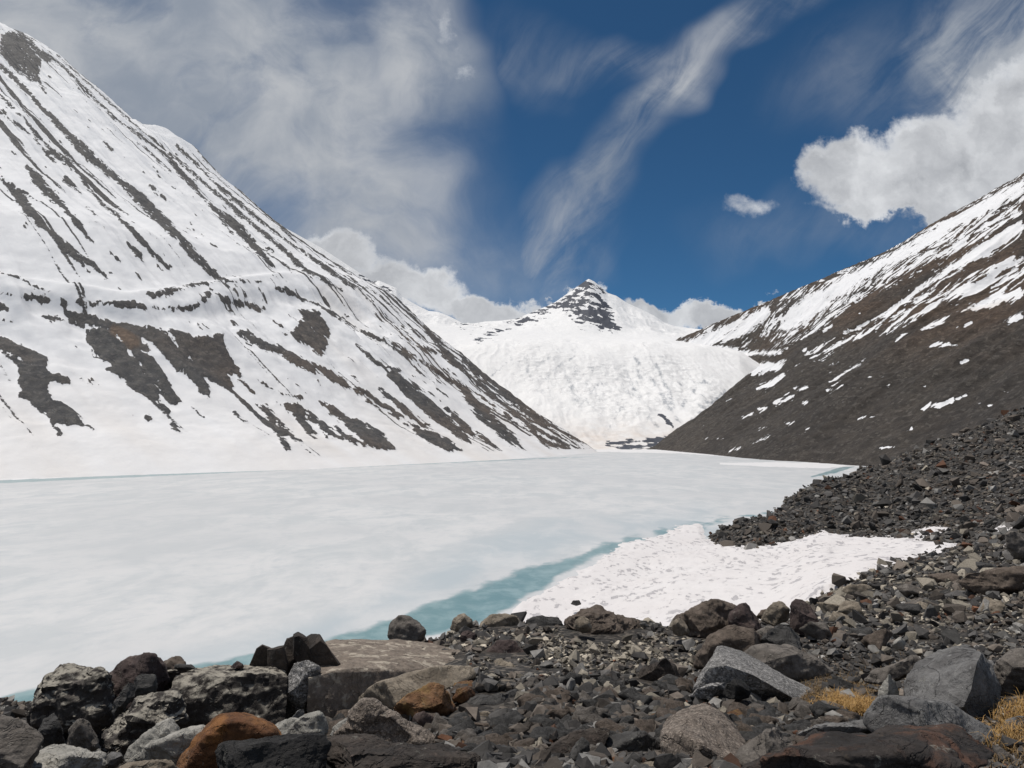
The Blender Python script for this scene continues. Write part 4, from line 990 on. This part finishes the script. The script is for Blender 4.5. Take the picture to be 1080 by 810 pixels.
B('pale greenish wedge of rock below the slab front face', 'pale', [(300, 780), (307, 768), (320, 754), (336, 750), (343, 757), (346, 770), (344, 784), (318, 788)], Y=5.5, rounds=1)
B('small pale block between grey boulder and pale wedge', 'bluegrey', [(308, 757), (314, 750), (320, 748), (322, 756), (316, 760)], Y=6.4, rounds=0)
B('pale sliver of rock under the right end of the slab face', 'pale', [(348, 778), (352, 768), (366, 757), (373, 757), (366, 768), (358, 782)], Y=6.3)
B('near black flat topped rock at the bottom edge of the photo', 'black', [(228, 840), (230, 788), (240, 782), (268, 780), (300, 777), (344, 774), (348, 790), (348, 840)], Y=3.6, rounds=0, rough=0.035, shrink=0.88, drop=0.07, facets=0.06)
B('dark brown broken rock beside the near black rock at the bottom edge', 'blackbrown', [(341, 840), (341, 775), (365, 774), (400, 777), (425, 786), (455, 793), (480, 802), (500, 812), (505, 840)], Y=3.7, rounds=0, rough=0.05, shrink=0.85, drop=0.06, facets=0.08)
# --- middle
B('grey rounded boulder on the crest against the teal ice', 'greybrown', [(409, 673), (410, 660), (414, 652), (422, 649), (431, 650), (440, 656), (449, 665), (447, 675), (428, 680)], Y=12.2, rounds=2)
B('small tan topped stone on the crest right of the grey rounded boulder', 'tan', [(475, 664), (478, 654), (484, 648), (490, 647), (497, 654), (499, 664), (486, 668)], Y=12.9, rounds=1)
B('broad low stone with a pale top where ice and snow bank meet', 'tan', [(506, 662), (510, 653), (518, 648), (534, 647), (545, 650), (549, 660), (530, 666)], Y=13.1, rounds=1)
B('small brown block above the right end of the tan slab', 'maroon', [(485, 678), (488, 667), (494, 665), (501, 668), (502, 676), (494, 682)], Y=11.6, rounds=0)
B('broad dark brown boulder half buried in pale gravel', 'maroon', [(506, 705), (509, 692), (518, 680), (528, 675), (543, 679), (554, 690), (558, 702), (545, 712), (520, 712)], Y=10.3, rounds=1)
B('pale knobbly boulder in front of the broad dark brown boulder', 'tan', [(514, 716), (517, 704), (524, 696), (537, 695), (552, 703), (568, 711), (580, 720), (565, 728), (530, 728)], Y=9.1, rough=0.05, facets=0.09)
B('dark low rock on the crest left of the snow facing outcrop', 'dark', [(552, 662), (560, 653), (575, 649), (590, 650), (594, 660), (575, 667)], Y=13.2)
B('crumbly dark outcrop on the crest in front of the snow bank', 'brown', [(593, 668), (594, 655), (600, 645), (612, 639), (626, 638), (645, 643), (660, 650), (672, 660), (676, 670), (640, 680), (605, 678)], Y=12.6, rough=0.07, facets=0.12)
B('pale stone leaning on the left side of the crumbly outcrop', 'tan', [(605, 664), (607, 656), (613, 650), (620, 653), (624, 664), (615, 668)], Y=11.9)
B('small dark stone lying alone on the snow bank', 'dark', [(602, 637), (605, 633), (611, 633), (613, 637), (608, 639)], Y=118, name='stone', cat='stone')
B('pale lens shaped stone above the dark slate rocks', 'tan', [(518, 732), (521, 722), (530, 717), (541, 718), (549, 725), (546, 733), (532, 736)], Y=8.2, rounds=2)
B('dark slate block with stepped top beside the orange brown boulder', 'dark', [(489, 748), (492, 738), (504, 733), (525, 729), (543, 727), (552, 737), (542, 752), (522, 762), (498, 756)], Y=7.2, rounds=0, facets=0.08)
B('thin tan streaked stone below the stepped slate block', 'tan', [(500, 758), (505, 750), (514, 750), (528, 761), (526, 769), (512, 768)], Y=6.6)
B('brown rounded stone under the tan streaked stone', 'brown', [(486, 778), (490, 768), (500, 762), (514, 762), (524, 770), (522, 780), (500, 784)], Y=6.2)
B('small white rimmed reddish stone touching the triangular boulder', 'maroon', [(435, 764), (438, 753), (447, 750), (456, 756), (458, 764), (447, 768)], Y=6.4)
B('orange brown stone among dark rubble in the middle', 'ochre', [(562, 718), (566, 709), (576, 706), (592, 707), (601, 714), (596, 722), (575, 725)], Y=9.0)
B('dark angular rock with a split brown face in the middle rubble', 'blackbrown', [(672, 720), (675, 706), (688, 700), (702, 694), (712, 702), (719, 716), (717, 730), (700, 728), (680, 726)], Y=8.7, rounds=0)
B('dark flat wedge left of the split brown faced rock', 'dark', [(650, 722), (655, 712), (668, 710), (675, 716), (672, 726), (658, 728)], Y=8.9, rounds=0)
B('slate grey round boulder at the bottom middle', 'dark', [(634, 800), (638, 786), (648, 777), (662, 771), (680, 772), (692, 781), (698, 795), (694, 812), (670, 820), (645, 816)], Y=5.0, rounds=2)
B('slanted rusty black slab pointing up to the right near the bottom', 'blackbrown', [(560, 826), (570, 803), (584, 786), (602, 773), (630, 768), (642, 770), (640, 784), (622, 800), (605, 826)], Y=4.9, rounds=0, rough=0.03)
B('upright pointed dark stone left of the slate grey round boulder', 'dark', [(592, 826), (598, 803), (606, 788), (614, 778), (621, 784), (624, 826)], Y=4.5, rounds=1)
B('speckled brown boulder with a dark hollow front, bottom right of centre', 'speckled', [(696, 826), (696, 775), (700, 762), (712, 750), (728, 742), (742, 741), (758, 750), (774, 767), (788, 785), (787, 800), (776, 826)], Y=4.7, rounds=1, rough=0.018, facets=0.03,
  pts=[(716, 748, 5.15), (730, 742, 5.25), (744, 741, 5.25), (760, 751, 5.15), (776, 767, 5.0), (791, 787, 4.8), (698, 764, 4.9), (697, 775, 4.55), (716, 772, 4.4), (738, 785, 4.25), (765, 800, 4.25), (787, 803, 4.5),
       (697, 832, 4.5), (722, 836, 4.3), (762, 838, 4.3), (788, 832, 4.6), (700, 800, 5.2), (790, 800, 5.2)])
B('round yellowish stone in the dark rubble', 'tan', [(608, 762), (611, 752), (620, 748), (629, 751), (631, 760), (620, 766)], Y=6.7, rounds=2)
B('orange stone at the bottom edge below the round slate boulder', 'ochre', [(636, 818), (639, 800), (650, 798), (664, 806), (670, 820)], Y=4.2)
B('pale flat stone at the bottom edge beside the speckled boulder', 'tan', [(664, 822), (670, 809), (685, 803), (700, 806), (704, 822)], Y=4.15)
B('bright orange pebble sized rock in the middle rubble', 'orange', [(610, 747), (614, 742), (620, 743), (621, 749), (614, 750)], Y=7.3, name='stone', cat='stone')
# --- right of centre
B('large grey slab sloping down to the yellow grass, dark hollow beneath', 'grey', [(730, 730), (758, 681), (868, 740), (850, 748), (735, 732)], Y=7.5, rough=0.012, rounds=0, facets=0.015,
  pts=[(757, 683, 8.1), (764, 682, 8.3), (780, 687, 8.5), (800, 696, 8.4), (835, 718, 8.1), (866, 734, 7.8), (869, 741, 7.6), (852, 745, 7.2), (820, 727, 7.0), (795, 712, 7.0), (766, 702, 7.1), (748, 705, 7.2), (732, 727, 7.3),
       (740, 712, 7.6), (735, 735, 7.6), (800, 745, 7.6), (850, 752, 7.5), (830, 745, 8.0), (760, 735, 8.4)])
B('rough grey slab lying behind the large sloping slab', 'greybrown', [(783, 692), (790, 683), (803, 679), (828, 682), (850, 695), (868, 709), (882, 725), (876, 736), (850, 728), (815, 706)], Y=8.6, rough=0.03, rounds=0, facets=0.05)
B('smooth brown dome of rock above the large grey slab', 'brown', [(732, 705), (737, 691), (748, 674), (758, 665), (775, 659), (795, 662), (803, 670), (800, 690), (765, 706)], Y=9.4, rounds=2)
B('big brown crest boulder against the snow bank', 'brown', [(709, 668), (711, 655), (718, 648), (734, 641), (745, 634), (754, 632), (768, 636), (778, 642), (784, 655), (780, 670), (745, 674), (715, 674)], Y=12.0, rounds=1, rough=0.05)
B('reddish brown boulder at the right shoulder of the big crest boulder', 'maroon', [(768, 666), (772, 648), (779, 639), (787, 636), (796, 642), (803, 654), (805, 666), (788, 672)], Y=11.6, rounds=1)
B('pale pointed stone at the left foot of the big crest boulder', 'tan', [(709, 668), (711, 658), (717, 652), (724, 656), (727, 667), (717, 671)], Y=11.3)
B('tan sided boulder on the crest between two dark boulders', 'tan', [(803, 654), (808, 644), (816, 636), (826, 634), (833, 642), (832, 654), (816, 660)], Y=12.1)
B('tall dark triangular boulder on the crest', 'maroon', [(833, 664), (834, 640), (839, 632), (846, 633), (856, 641), (866, 655), (868, 664), (850, 670)], Y=11.6, rounds=0)
B('dark angular boulder resting behind the grey slabs', 'dark', [(798, 690), (802, 676), (812, 665), (824, 661), (836, 665), (845, 678), (842, 692), (820, 696)], Y=9.6, rounds=0, facets=0.08)
B('small brown stone on the crest at the edge of the snow bank', 'brown', [(798, 652), (802, 644), (810, 642), (814, 650), (806, 655)], Y=12.6)
B('wide dark rock between brown dome and triangular boulder', 'greybrown', [(790, 682), (794, 668), (806, 660), (820, 660), (826, 672), (815, 684)], Y=10.2)
B('flat light stone in front of the hollow of the grey slab', 'grey', [(728, 736), (736, 727), (752, 721), (766, 720), (764, 730), (745, 738)], Y=6.9, rounds=0)
B('small dark cube of rock in the hollow of the grey slab', 'black', [(762, 732), (766, 722), (776, 716), (788, 720), (791, 734), (776, 740)], Y=6.7, rounds=0)
B('small pale round stone below the speckled boulder shoulder', 'tan', [(783, 779), (785, 769), (792, 765), (806, 769), (809, 778), (796, 783)], Y=5.5, rounds=2)
B('long thin dark slate lying flat near the pale round stone', 'dark', [(812, 756), (820, 751), (838, 756), (852, 764), (853, 772), (835, 771), (818, 766)], Y=6.1, rounds=0)
B('smooth grey green pebble standing on end near the bottom right', 'bluegrey', [(829, 777), (832, 769), (838, 765), (842, 770), (841, 778), (834, 781)], Y=5.5, rounds=2, name='stone', cat='stone')
B('white quartz flecked flat rock in front of the yellow grass', 'bluegrey', [(840, 782), (850, 772), (872, 764), (900, 759), (925, 759), (938, 766), (920, 780), (870, 790)], Y=4.9, rounds=1, rough=0.03)
B('grey brown mound of rock left of the dark red boulder', 'greybrown', [(770, 830), (778, 803), (792, 785), (806, 774), (818, 768), (832, 780), (846, 800), (850, 830)], Y=4.1, rounds=1)
B('big dark boulder stained red and orange filling the bottom right', 'redblack', [(775, 840), (798, 800), (815, 786), (845, 778), (880, 772), (920, 764), (950, 763), (975, 769), (1000, 782), (1025, 800), (1045, 840)], Y=3.3, rounds=1, rough=0.04, facets=0.06)
# --- right
B('large grey boulder with a shaded right face standing in dry grass', 'bluegrey', [(950, 755), (952, 735), (957, 715), (970, 698), (984, 688), (1000, 684), (1016, 682), (1033, 686), (1046, 704), (1055, 725), (1052, 745), (1040, 764), (1000, 770)], Y=6.0, rough=0.02, rounds=0, facets=0.03,
  pts=[(952, 748, 6.1), (956, 718, 6.3), (970, 698, 6.5), (985, 688, 6.6), (1003, 683, 6.6), (1018, 682, 6.5), (1035, 689, 6.1), (1030, 700, 5.7), (1024, 728, 5.6), (1016, 745, 5.6), (985, 752, 5.8), (1030, 762, 5.7), (1052, 742, 6.2), (1054, 724, 6.3), (1046, 704, 6.4), (1040, 700, 6.8), (960, 745, 6.8), (1045, 765, 6.5), (1005, 772, 5.9), (955, 765, 6.2)])
B('low grey tongue of rock left of the large grey boulder', 'greybrown', [(912, 720), (922, 711), (940, 702), (958, 694), (976, 691), (978, 704), (955, 714), (930, 722)], Y=7.2, rounds=1)
B('small white cone shaped rock beside the large grey boulder', 'pale', [(926, 731), (931, 719), (938, 711), (945, 718), (948, 733), (938, 738)], Y=6.3, rounds=0)
B('long grey slab curving down to the bottom right corner', 'bluegrey', [(912, 760), (914, 742), (920, 734), (940, 735), (965, 738), (985, 743), (1004, 758), (1028, 778), (1050, 800), (1062, 830), (1000, 830), (950, 790)], Y=4.5, rounds=1, rough=0.02, facets=0.04)
B('brown grey boulder cut by the right edge of the photo', 'greybrown', [(1043, 712), (1052, 695), (1066, 684), (1080, 684), (1110, 690), (1125, 740), (1080, 752), (1052, 742)], Y=6.6, rounds=1)
B('bluish stone half hidden by grass at the right edge', 'bluegrey', [(1056, 768), (1062, 758), (1075, 755), (1095, 760), (1095, 775), (1070, 780)], Y=5.0)
B('small triangular slate on the grassy rise behind the large grey boulder', 'dark', [(984, 688), (988, 680), (993, 677), (999, 684), (996, 690)], Y=7.6, rounds=0, name='stone', cat='stone')
B('broad flat brown rock high on the right scree', 'brown', [(1012, 616), (1022, 604), (1045, 598), (1075, 597), (1100, 600), (1100, 622), (1050, 628), (1020, 624)], Y=38, rounds=1)
B('white stone on the scree left of the dry grass', 'pale', [(941, 682), (944, 675), (950, 672), (955, 677), (953, 684), (946, 686)], Y=8.8, rounds=1, name='stone', cat='stone')
B('tan stone high on the scree under the melting snow strip', 'tan', [(888, 623), (896, 617), (910, 616), (920, 620), (912, 627), (896, 628)], Y=58, name='stone', cat='stone')
B('pale rounded boulder at the top right of the scree', 'greybrown', [(1060, 563), (1066, 560), (1080, 562), (1090, 575), (1088, 590), (1070, 590), (1062, 578)], Y=60, name='boulder')

# ------------------------------------------------------------------ scree: single stones and the mass of small rubble
def hull_proto(seed, n=11, flat=0.65):
    r = np.random.default_rng(seed)
    v = r.normal(size=(n, 3)); v /= np.linalg.norm(v, axis=1)[:, None]
    v *= r.uniform(0.75, 1.05, (n, 1)); v *= np.array([1.0, r.uniform(0.65, 0.95), flat * r.uniform(0.7, 1.2)])
    bm = bmesh.new(); vs = [bm.verts.new(p) for p in v]
    bmesh.ops.convex_hull(bm, input=vs)
    bmesh.ops.delete(bm, geom=[q for q in bm.verts if not q.link_faces], context='VERTS')
    bmesh.ops.triangulate(bm, faces=bm.faces[:]); bm.verts.index_update()
    V = np.array([q.co for q in bm.verts]); Fc = np.array([[w_.index for w_ in f.verts] for f in bm.faces])
    bm.free(); return V, Fc
PXg, PYg = proj(GP)
runmin = np.minimum.accumulate(PYg, axis=0)
vis = PYg <= runmin + 3.0
cell_h = np.zeros_like(PYg); cell_h[:-1] = np.abs(PYg[:-1] - PYg[1:])
vis_w = np.where(vis, cell_h, 0.12 * (GY < 60))
vis_w *= (PXg > -250) & (PXg < 1450) & (PYg < 1000) & (PYg > 380) & (GP[..., 2] > -0.5)
vis_w *= np.where((PXg > -40) & (PXg < 1120) & (PYg < 850), 1.0, 0.22)
ss = np.maximum(sd_poly(PXg, PYg, snowpoly), sd_poly(PXg, PYg, [(480, 700), (500, 640), (560, 600), (620, 575), (700, 555), (742, 548), (740, 566), (640, 620), (600, 700)]))
vis_w = np.where((ss > 3) & (GY > 60), vis_w * 0.0006, vis_w)
pw = (vis_w / vis_w.sum()).ravel()
N = 72000
idx = rng.choice(pw.size, N, p=pw)
gi, gj = np.unravel_index(idx, PYg.shape)
sx = gcx[gj] + rng.uniform(-1.4, 1.4, N); sy = gyv[gi] * np.exp(rng.uniform(-.005, .005, N))
sp = gp(sx, sy); qx_, qy_ = proj(sp)
# size in picture units, then in metres at that distance
near = sy < 25
big = np.clip((qy_ - 700) / 70, 0, 1) * (qx_ > 340) * (qx_ < 900)
med = np.where(near, 4.8 + 7.0 * big, 5.0)
med = np.where(~near, np.interp(sy, [25, 60, 150, 400], [5.6, 4.6, 3.6, 2.8]), med)
med = np.where((qx_ > 540) & (qx_ < 730) & (qy_ > 655) & (qy_ < 712), 4.2, med)
dpx = med * np.exp(rng.normal(0, 0.58, N)); dpx = np.clip(dpx, 2.2, 38)
ok = np.ones(N, bool)
for (outl, Yb, tb) in BOULD:
    s_ = sd_poly(qx_, qy_, outl)
    ok &= ~((s_ > -1.5) & (sy < Yb + tb) & (sy > Yb - tb * 1.2))
    xo = [q[0] for q in outl]; yo = [q[1] for q in outl]
    pc = min(max(yo), float(proj(gp(np.array([np.clip(np.mean(xo), -290, 1500)]), np.array([Yb])))[1][0]))
    ok &= ~((s_ > 3.0) & (sy <= Yb) & (qy_ - dpx < pc - 0.2 * (max(yo) - min(yo))))
# fewer stones where the dry grass grows
gr = np.exp(-(((qx_ - 890) / 55) ** 2 + ((qy_ - 715) / 22) ** 2)) + np.exp(-(((qx_ - 1010) / 70) ** 2 + ((qy_ - 672) / 14) ** 2))
ok &= rng.uniform(size=N) > gr * 0.8
sx, sy, sp, qx_, qy_, dpx = [a_[ok] for a_ in (sx, sy, sp, qx_, qy_, dpx)]
N = len(sx)
rad = dpx / 2 * sy / F
u = rng.uniform(size=N)
palez = 1.25 * np.exp(-(((qx_ - 640) / 95) ** 2 + ((qy_ - 688) / 22) ** 2)) + 0.5 * np.exp(-(((qx_ - 500) / 60) ** 2 + ((qy_ - 680) / 25) ** 2)) + 0.35 * ((sy > 14) & (sy < 90))
pal = np.zeros((N, 3))
base_d = np.array([0.076, 0.071, 0.067]); base_b = np.array([0.125, 0.104, 0.086]); base_t = np.array([0.34, 0.30, 0.24]); base_g = np.array([0.22, 0.21, 0.195]); base_o = np.array([0.17, 0.08, 0.045])
tt = rng.uniform(size=N)
pal[:] = base_d
pal[tt > 0.50] = base_b
pal[tt > 0.80] = base_g
pal[tt > 0.975] = base_o * 0.7
pal[(tt > 0.45) & (tt < 0.50)] = base_t * 0.75
pal[u < palez * 0.72] = base_t
pal *= np.exp(rng.normal(0, 0.38, (N, 1)))
kindc = np.where(u < palez * 0.72, 3, np.where(tt > 0.975, 4, np.where(tt > 0.80, 2, np.where(tt > 0.50, 1, 0))))
visk = (qx_ > 5) & (qx_ < 1075) & (qy_ < 805)
order = np.argsort(-dpx * visk)
NIND = 290
ind = order[:NIND]; rest = order[NIND:]
# individuals: facetted, chipped stones sharing a handful of meshes
protos = {}
for kc, mk in ((0, 'dark'), (1, 'brown'), (2, 'greybrown'), (3, 'tan'), (4, 'ochre')):
    for j in range(5 if kc == 0 else 3):
        V, _ = hull_proto(300 + kc * 10 + j, 12, 0.7)
        me = make_rock_mesh('scree_stone', [tuple(q) for q in V], 2.0, 0.035, 0, 0.16, 500 + kc * 10 + j, 0.03)
        me.materials.append(MR[mk])
        protos.setdefault(kc, []).append(me)
# stone colour texture is in object space, so keep the stones' meshes small in object space too
cname = {0: 'dark slate', 1: 'brown', 2: 'grey', 3: 'pale tan', 4: 'rusty ochre'}
def short(l):
    for k in (',', ' with', ' in ', ' behind', ' beside', ' among', ' cut by', ' against', ' between', ' above', ' below', ' near', ' on ', ' at ', ' under', ' where', ' high', ' lying', ' leaning', ' of ', ' left', ' right', ' wedged', ' touching', ' resting', ' half', ' stained', ' from', ' over', ' low '):
        i_ = l.find(k)
        if i_ > 8: l = l[:i_]
    return ' '.join(l.split()[:5])
named = [(short(o_['label']), np.mean([q[0] for q in BOULD[k_][0]]), np.mean([q[1] for q in BOULD[k_][0]]), BOULD[k_][1]) for k_, o_ in enumerate(BOBJ)]
cnt_ = {}
for n_ in named: cnt_[n_[0]] = cnt_.get(n_[0], 0) + 1
named = [n_ for n_ in named if cnt_[n_[0]] == 1]
stlab = {}
for i in ind:
    best = min(named, key=lambda n_: (n_[1] - qx_[i]) ** 2 + 1.6 * (n_[2] - qy_[i]) ** 2)
    ddx, ddy = qx_[i] - best[1], qy_[i] - best[2]
    rel_ = ('right of' if ddx > 0 else 'left of') if abs(ddx) > abs(ddy) else ('in front of' if ddy > 0 else 'behind')
    szn = 'large' if dpx[i] > 26 else 'medium' if dpx[i] > 20 else 'small'
    stlab.setdefault(f"{szn} {cname[int(kindc[i])]} stone {rel_} the {best[0]}", []).append(i)
slab_ = {}
for l_, ii in stlab.items():
    if len(ii) == 1: slab_[ii[0]] = l_; continue
    ords = 'first second third fourth fifth sixth seventh eighth ninth tenth eleventh twelfth'.split()
    for r_, q in enumerate(sorted(ii, key=lambda q: qx_[q])):
        slab_[q] = (ords[r_] + ' from left, ' + l_) if r_ < 12 else l_
for i in ind:
    kc = int(kindc[i]); me = random.choice(protos[kc])
    o = bpy.data.objects.new('scree_stone', me); COL.objects.link(o)
    r_ = float(rad[i])
    o.scale = (r_ * 1.15, r_ * 1.15, r_ * 1.05)
    o.rotation_euler = (random.uniform(-.5, .5), random.uniform(-.5, .5), random.uniform(0, 6.28))
    o.location = (sp[i, 0], sp[i, 1], sp[i, 2] + r_ * 0.30)
    o['label'] = slab_[i]; o['group'] = cname[kc] + ' scree stones'; o['category'] = 'stone'
# the rest as one mass
PR = [hull_proto(900 + k, 10 if k % 2 else 12, 0.6) for k in range(14)]
vs_, fs_, cs_ = [], [], []; off = 0
pk = rng.integers(0, len(PR), N)
for k, (V, Fc) in enumerate(PR):
    ids = rest[pk[rest] == k]
    if not len(ids): continue
    n = len(ids)
    az = rng.uniform(0, 2 * math.pi, n); tx = rng.normal(0, 0.35, n); ty = rng.normal(0, 0.35, n)
    ca_, sa_ = np.cos(az), np.sin(az)
    Rz = np.zeros((n, 3, 3)); Rz[:, 0, 0] = ca_; Rz[:, 0, 1] = -sa_; Rz[:, 1, 0] = sa_; Rz[:, 1, 1] = ca_; Rz[:, 2, 2] = 1
    Rx = np.zeros((n, 3, 3)); Rx[:, 0, 0] = 1; Rx[:, 1, 1] = np.cos(tx); Rx[:, 1, 2] = -np.sin(tx); Rx[:, 2, 1] = np.sin(tx); Rx[:, 2, 2] = np.cos(tx)
    Ry = np.zeros((n, 3, 3)); Ry[:, 1, 1] = 1; Ry[:, 0, 0] = np.cos(ty); Ry[:, 0, 2] = np.sin(ty); Ry[:, 2, 0] = -np.sin(ty); Ry[:, 2, 2] = np.cos(ty)
    R = Rx @ Ry @ Rz
    W_ = np.einsum('nij,vj->nvi', R, V) * rad[ids][:, None, None] * 1.15 + sp[ids][:, None, :]
    W_[..., 2] += (rad[ids] * rng.uniform(0.05, 0.75, n))[:, None]
    vs_.append(W_.reshape(-1, 3))
    fs_.append((Fc[None] + (np.arange(n) * len(V))[:, None, None] + off).reshape(-1, 3))
    cs_.append(np.repeat(np.concatenate([pal[ids], np.ones((n, 1))], 1), len(V), axis=0))
    off += n * len(V)
me = raw_mesh('scree_rubble', np.concatenate(vs_), np.concatenate(fs_), smooth=False)
add_attr(me, 'col', np.concatenate(cs_))
m, T, b = new_mat('scree_rubble_stone')
pos = T.n('ShaderNodeNewGeometry').outputs['Position']
n2 = T.noise(pos, 12.0, 5, 0.7)
cc = T.attr('col', 'Color')
T.link(T.mix(T.smooth(n2, 0.35, 0.65), cc, T.mix(1.0, cc, (0.62, 0.62, 0.62), 'MULTIPLY')), b.inputs['Base Color'])
b.inputs['Roughness'].default_value = 0.8
bump(T, b, n2, 0.5, 0.02)
o = link('scree_rubble', me, m, 'stuff', 'dense loose rubble of small dark, brown and pale stones covering the moraine', 'rubble')
print('stones', N, 'verts', len(me.vertices))

# ------------------------------------------------------------------ dry grass
def grass_mesh(name, spots, seed):
    r = np.random.default_rng(seed); V = []; Fq = []
    for (px0, py0, Y0, rx, ry, n, hgt) in spots:
        for _ in range(n):
            a_ = px0 + r.normal(0, rx); yy_ = Y0 * math.exp(r.normal(0, ry))
            q = gp(np.array([a_]), np.array([yy_]))[0]
            h_ = hgt * r.uniform(0.5, 1.2); az = r.uniform(0, 6.28); lean = r.uniform(0.15, 0.9) * h_
            dx_, dy_ = math.cos(az), math.sin(az); wd = 0.0035 * r.uniform(0.6, 1.4)
            nx_, ny_ = -dy_ * wd, dx_ * wd
            b0 = len(V)
            for k, (f_, g_) in enumerate(((0, 0), (0.35, 0.55), (0.7, 0.88), (1.0, 1.0))):
                ww = (1 - f_ * 0.85)
                c_ = (q[0] + dx_ * lean * f_ * f_, q[1] + dy_ * lean * f_ * f_, q[2] - 0.02 + h_ * g_ * (1 - 0.25 * f_ * f_))
                V.append((c_[0] - nx_ * ww, c_[1] - ny_ * ww, c_[2])); V.append((c_[0] + nx_ * ww, c_[1] + ny_ * ww, c_[2]))
            for k in range(3):
                Fq.append((b0 + 2 * k, b0 + 2 * k + 1, b0 + 2 * k + 3, b0 + 2 * k + 2))
    return raw_mesh(name, V, Fq)
def grass_mat(name, a_, b__):
    m, T, b = new_mat(name)
    pos = T.n('ShaderNodeNewGeometry').outputs['Position']
    T.link(T.mix(T.smooth(T.noise(pos, 40.0, 3, 0.6), 0.35, 0.65), a_, b__), b.inputs['Base Color'])
    b.inputs['Roughness'].default_value = 0.6
    return m
MG1 = grass_mat('golden_straw', (0.26, 0.14, 0.040), (0.42, 0.26, 0.09))
MG2 = grass_mat('dull_straw', (0.13, 0.085, 0.038), (0.24, 0.155, 0.07))
me = grass_mesh('grass_tuft', [(888, 744, 6.45, 16, 0.03, 2400, 0.15)], 1)
link('grass_tuft', me, MG1, None, 'golden tuft of dry grass below the end of the sloping grey slab', 'grass')
me = grass_mesh('grass_tuft', [(1068, 735, 5.5, 16, 0.05, 800, 0.13), (1050, 770, 4.6, 12, 0.05, 300, 0.12)], 2)
link('grass_tuft', me, MG1, None, 'tall golden tuft of dry grass at the right edge below the brown grey boulder', 'grass')
me = grass_mesh('grass_tuft', [(1012, 762, 5.2, 5, 0.02, 700, 0.10)], 3)
link('grass_tuft', me, MG1, None, 'small tuft of dry grass between the large grey boulder and the curving slab', 'grass')
me = grass_mesh('dry_grass', [(885, 718, 7.6, 34, 0.10, 5500, 0.06), (930, 735, 6.7, 20, 0.06, 700, 0.08), (1000, 675, 9.0, 40, 0.12, 4500, 0.06), (1060, 780, 4.5, 20, 0.12, 900, 0.08), (835, 735, 7.3, 14, 0.05, 600, 0.05), (960, 700, 7.6, 25, 0.1, 1000, 0.04)], 4)
link('dry_grass', me, MG2, 'stuff', 'thin dull brown dry grass spread between the rocks on the right', 'grass')
me = grass_mesh('grass_tuft', [(994, 548, 150, 2.5, 0.02, 300, 0.9)], 6)
link('grass_tuft', me, MG2, None, 'dark brown tuft of grass alone on the far scree above the snow bank', 'grass')
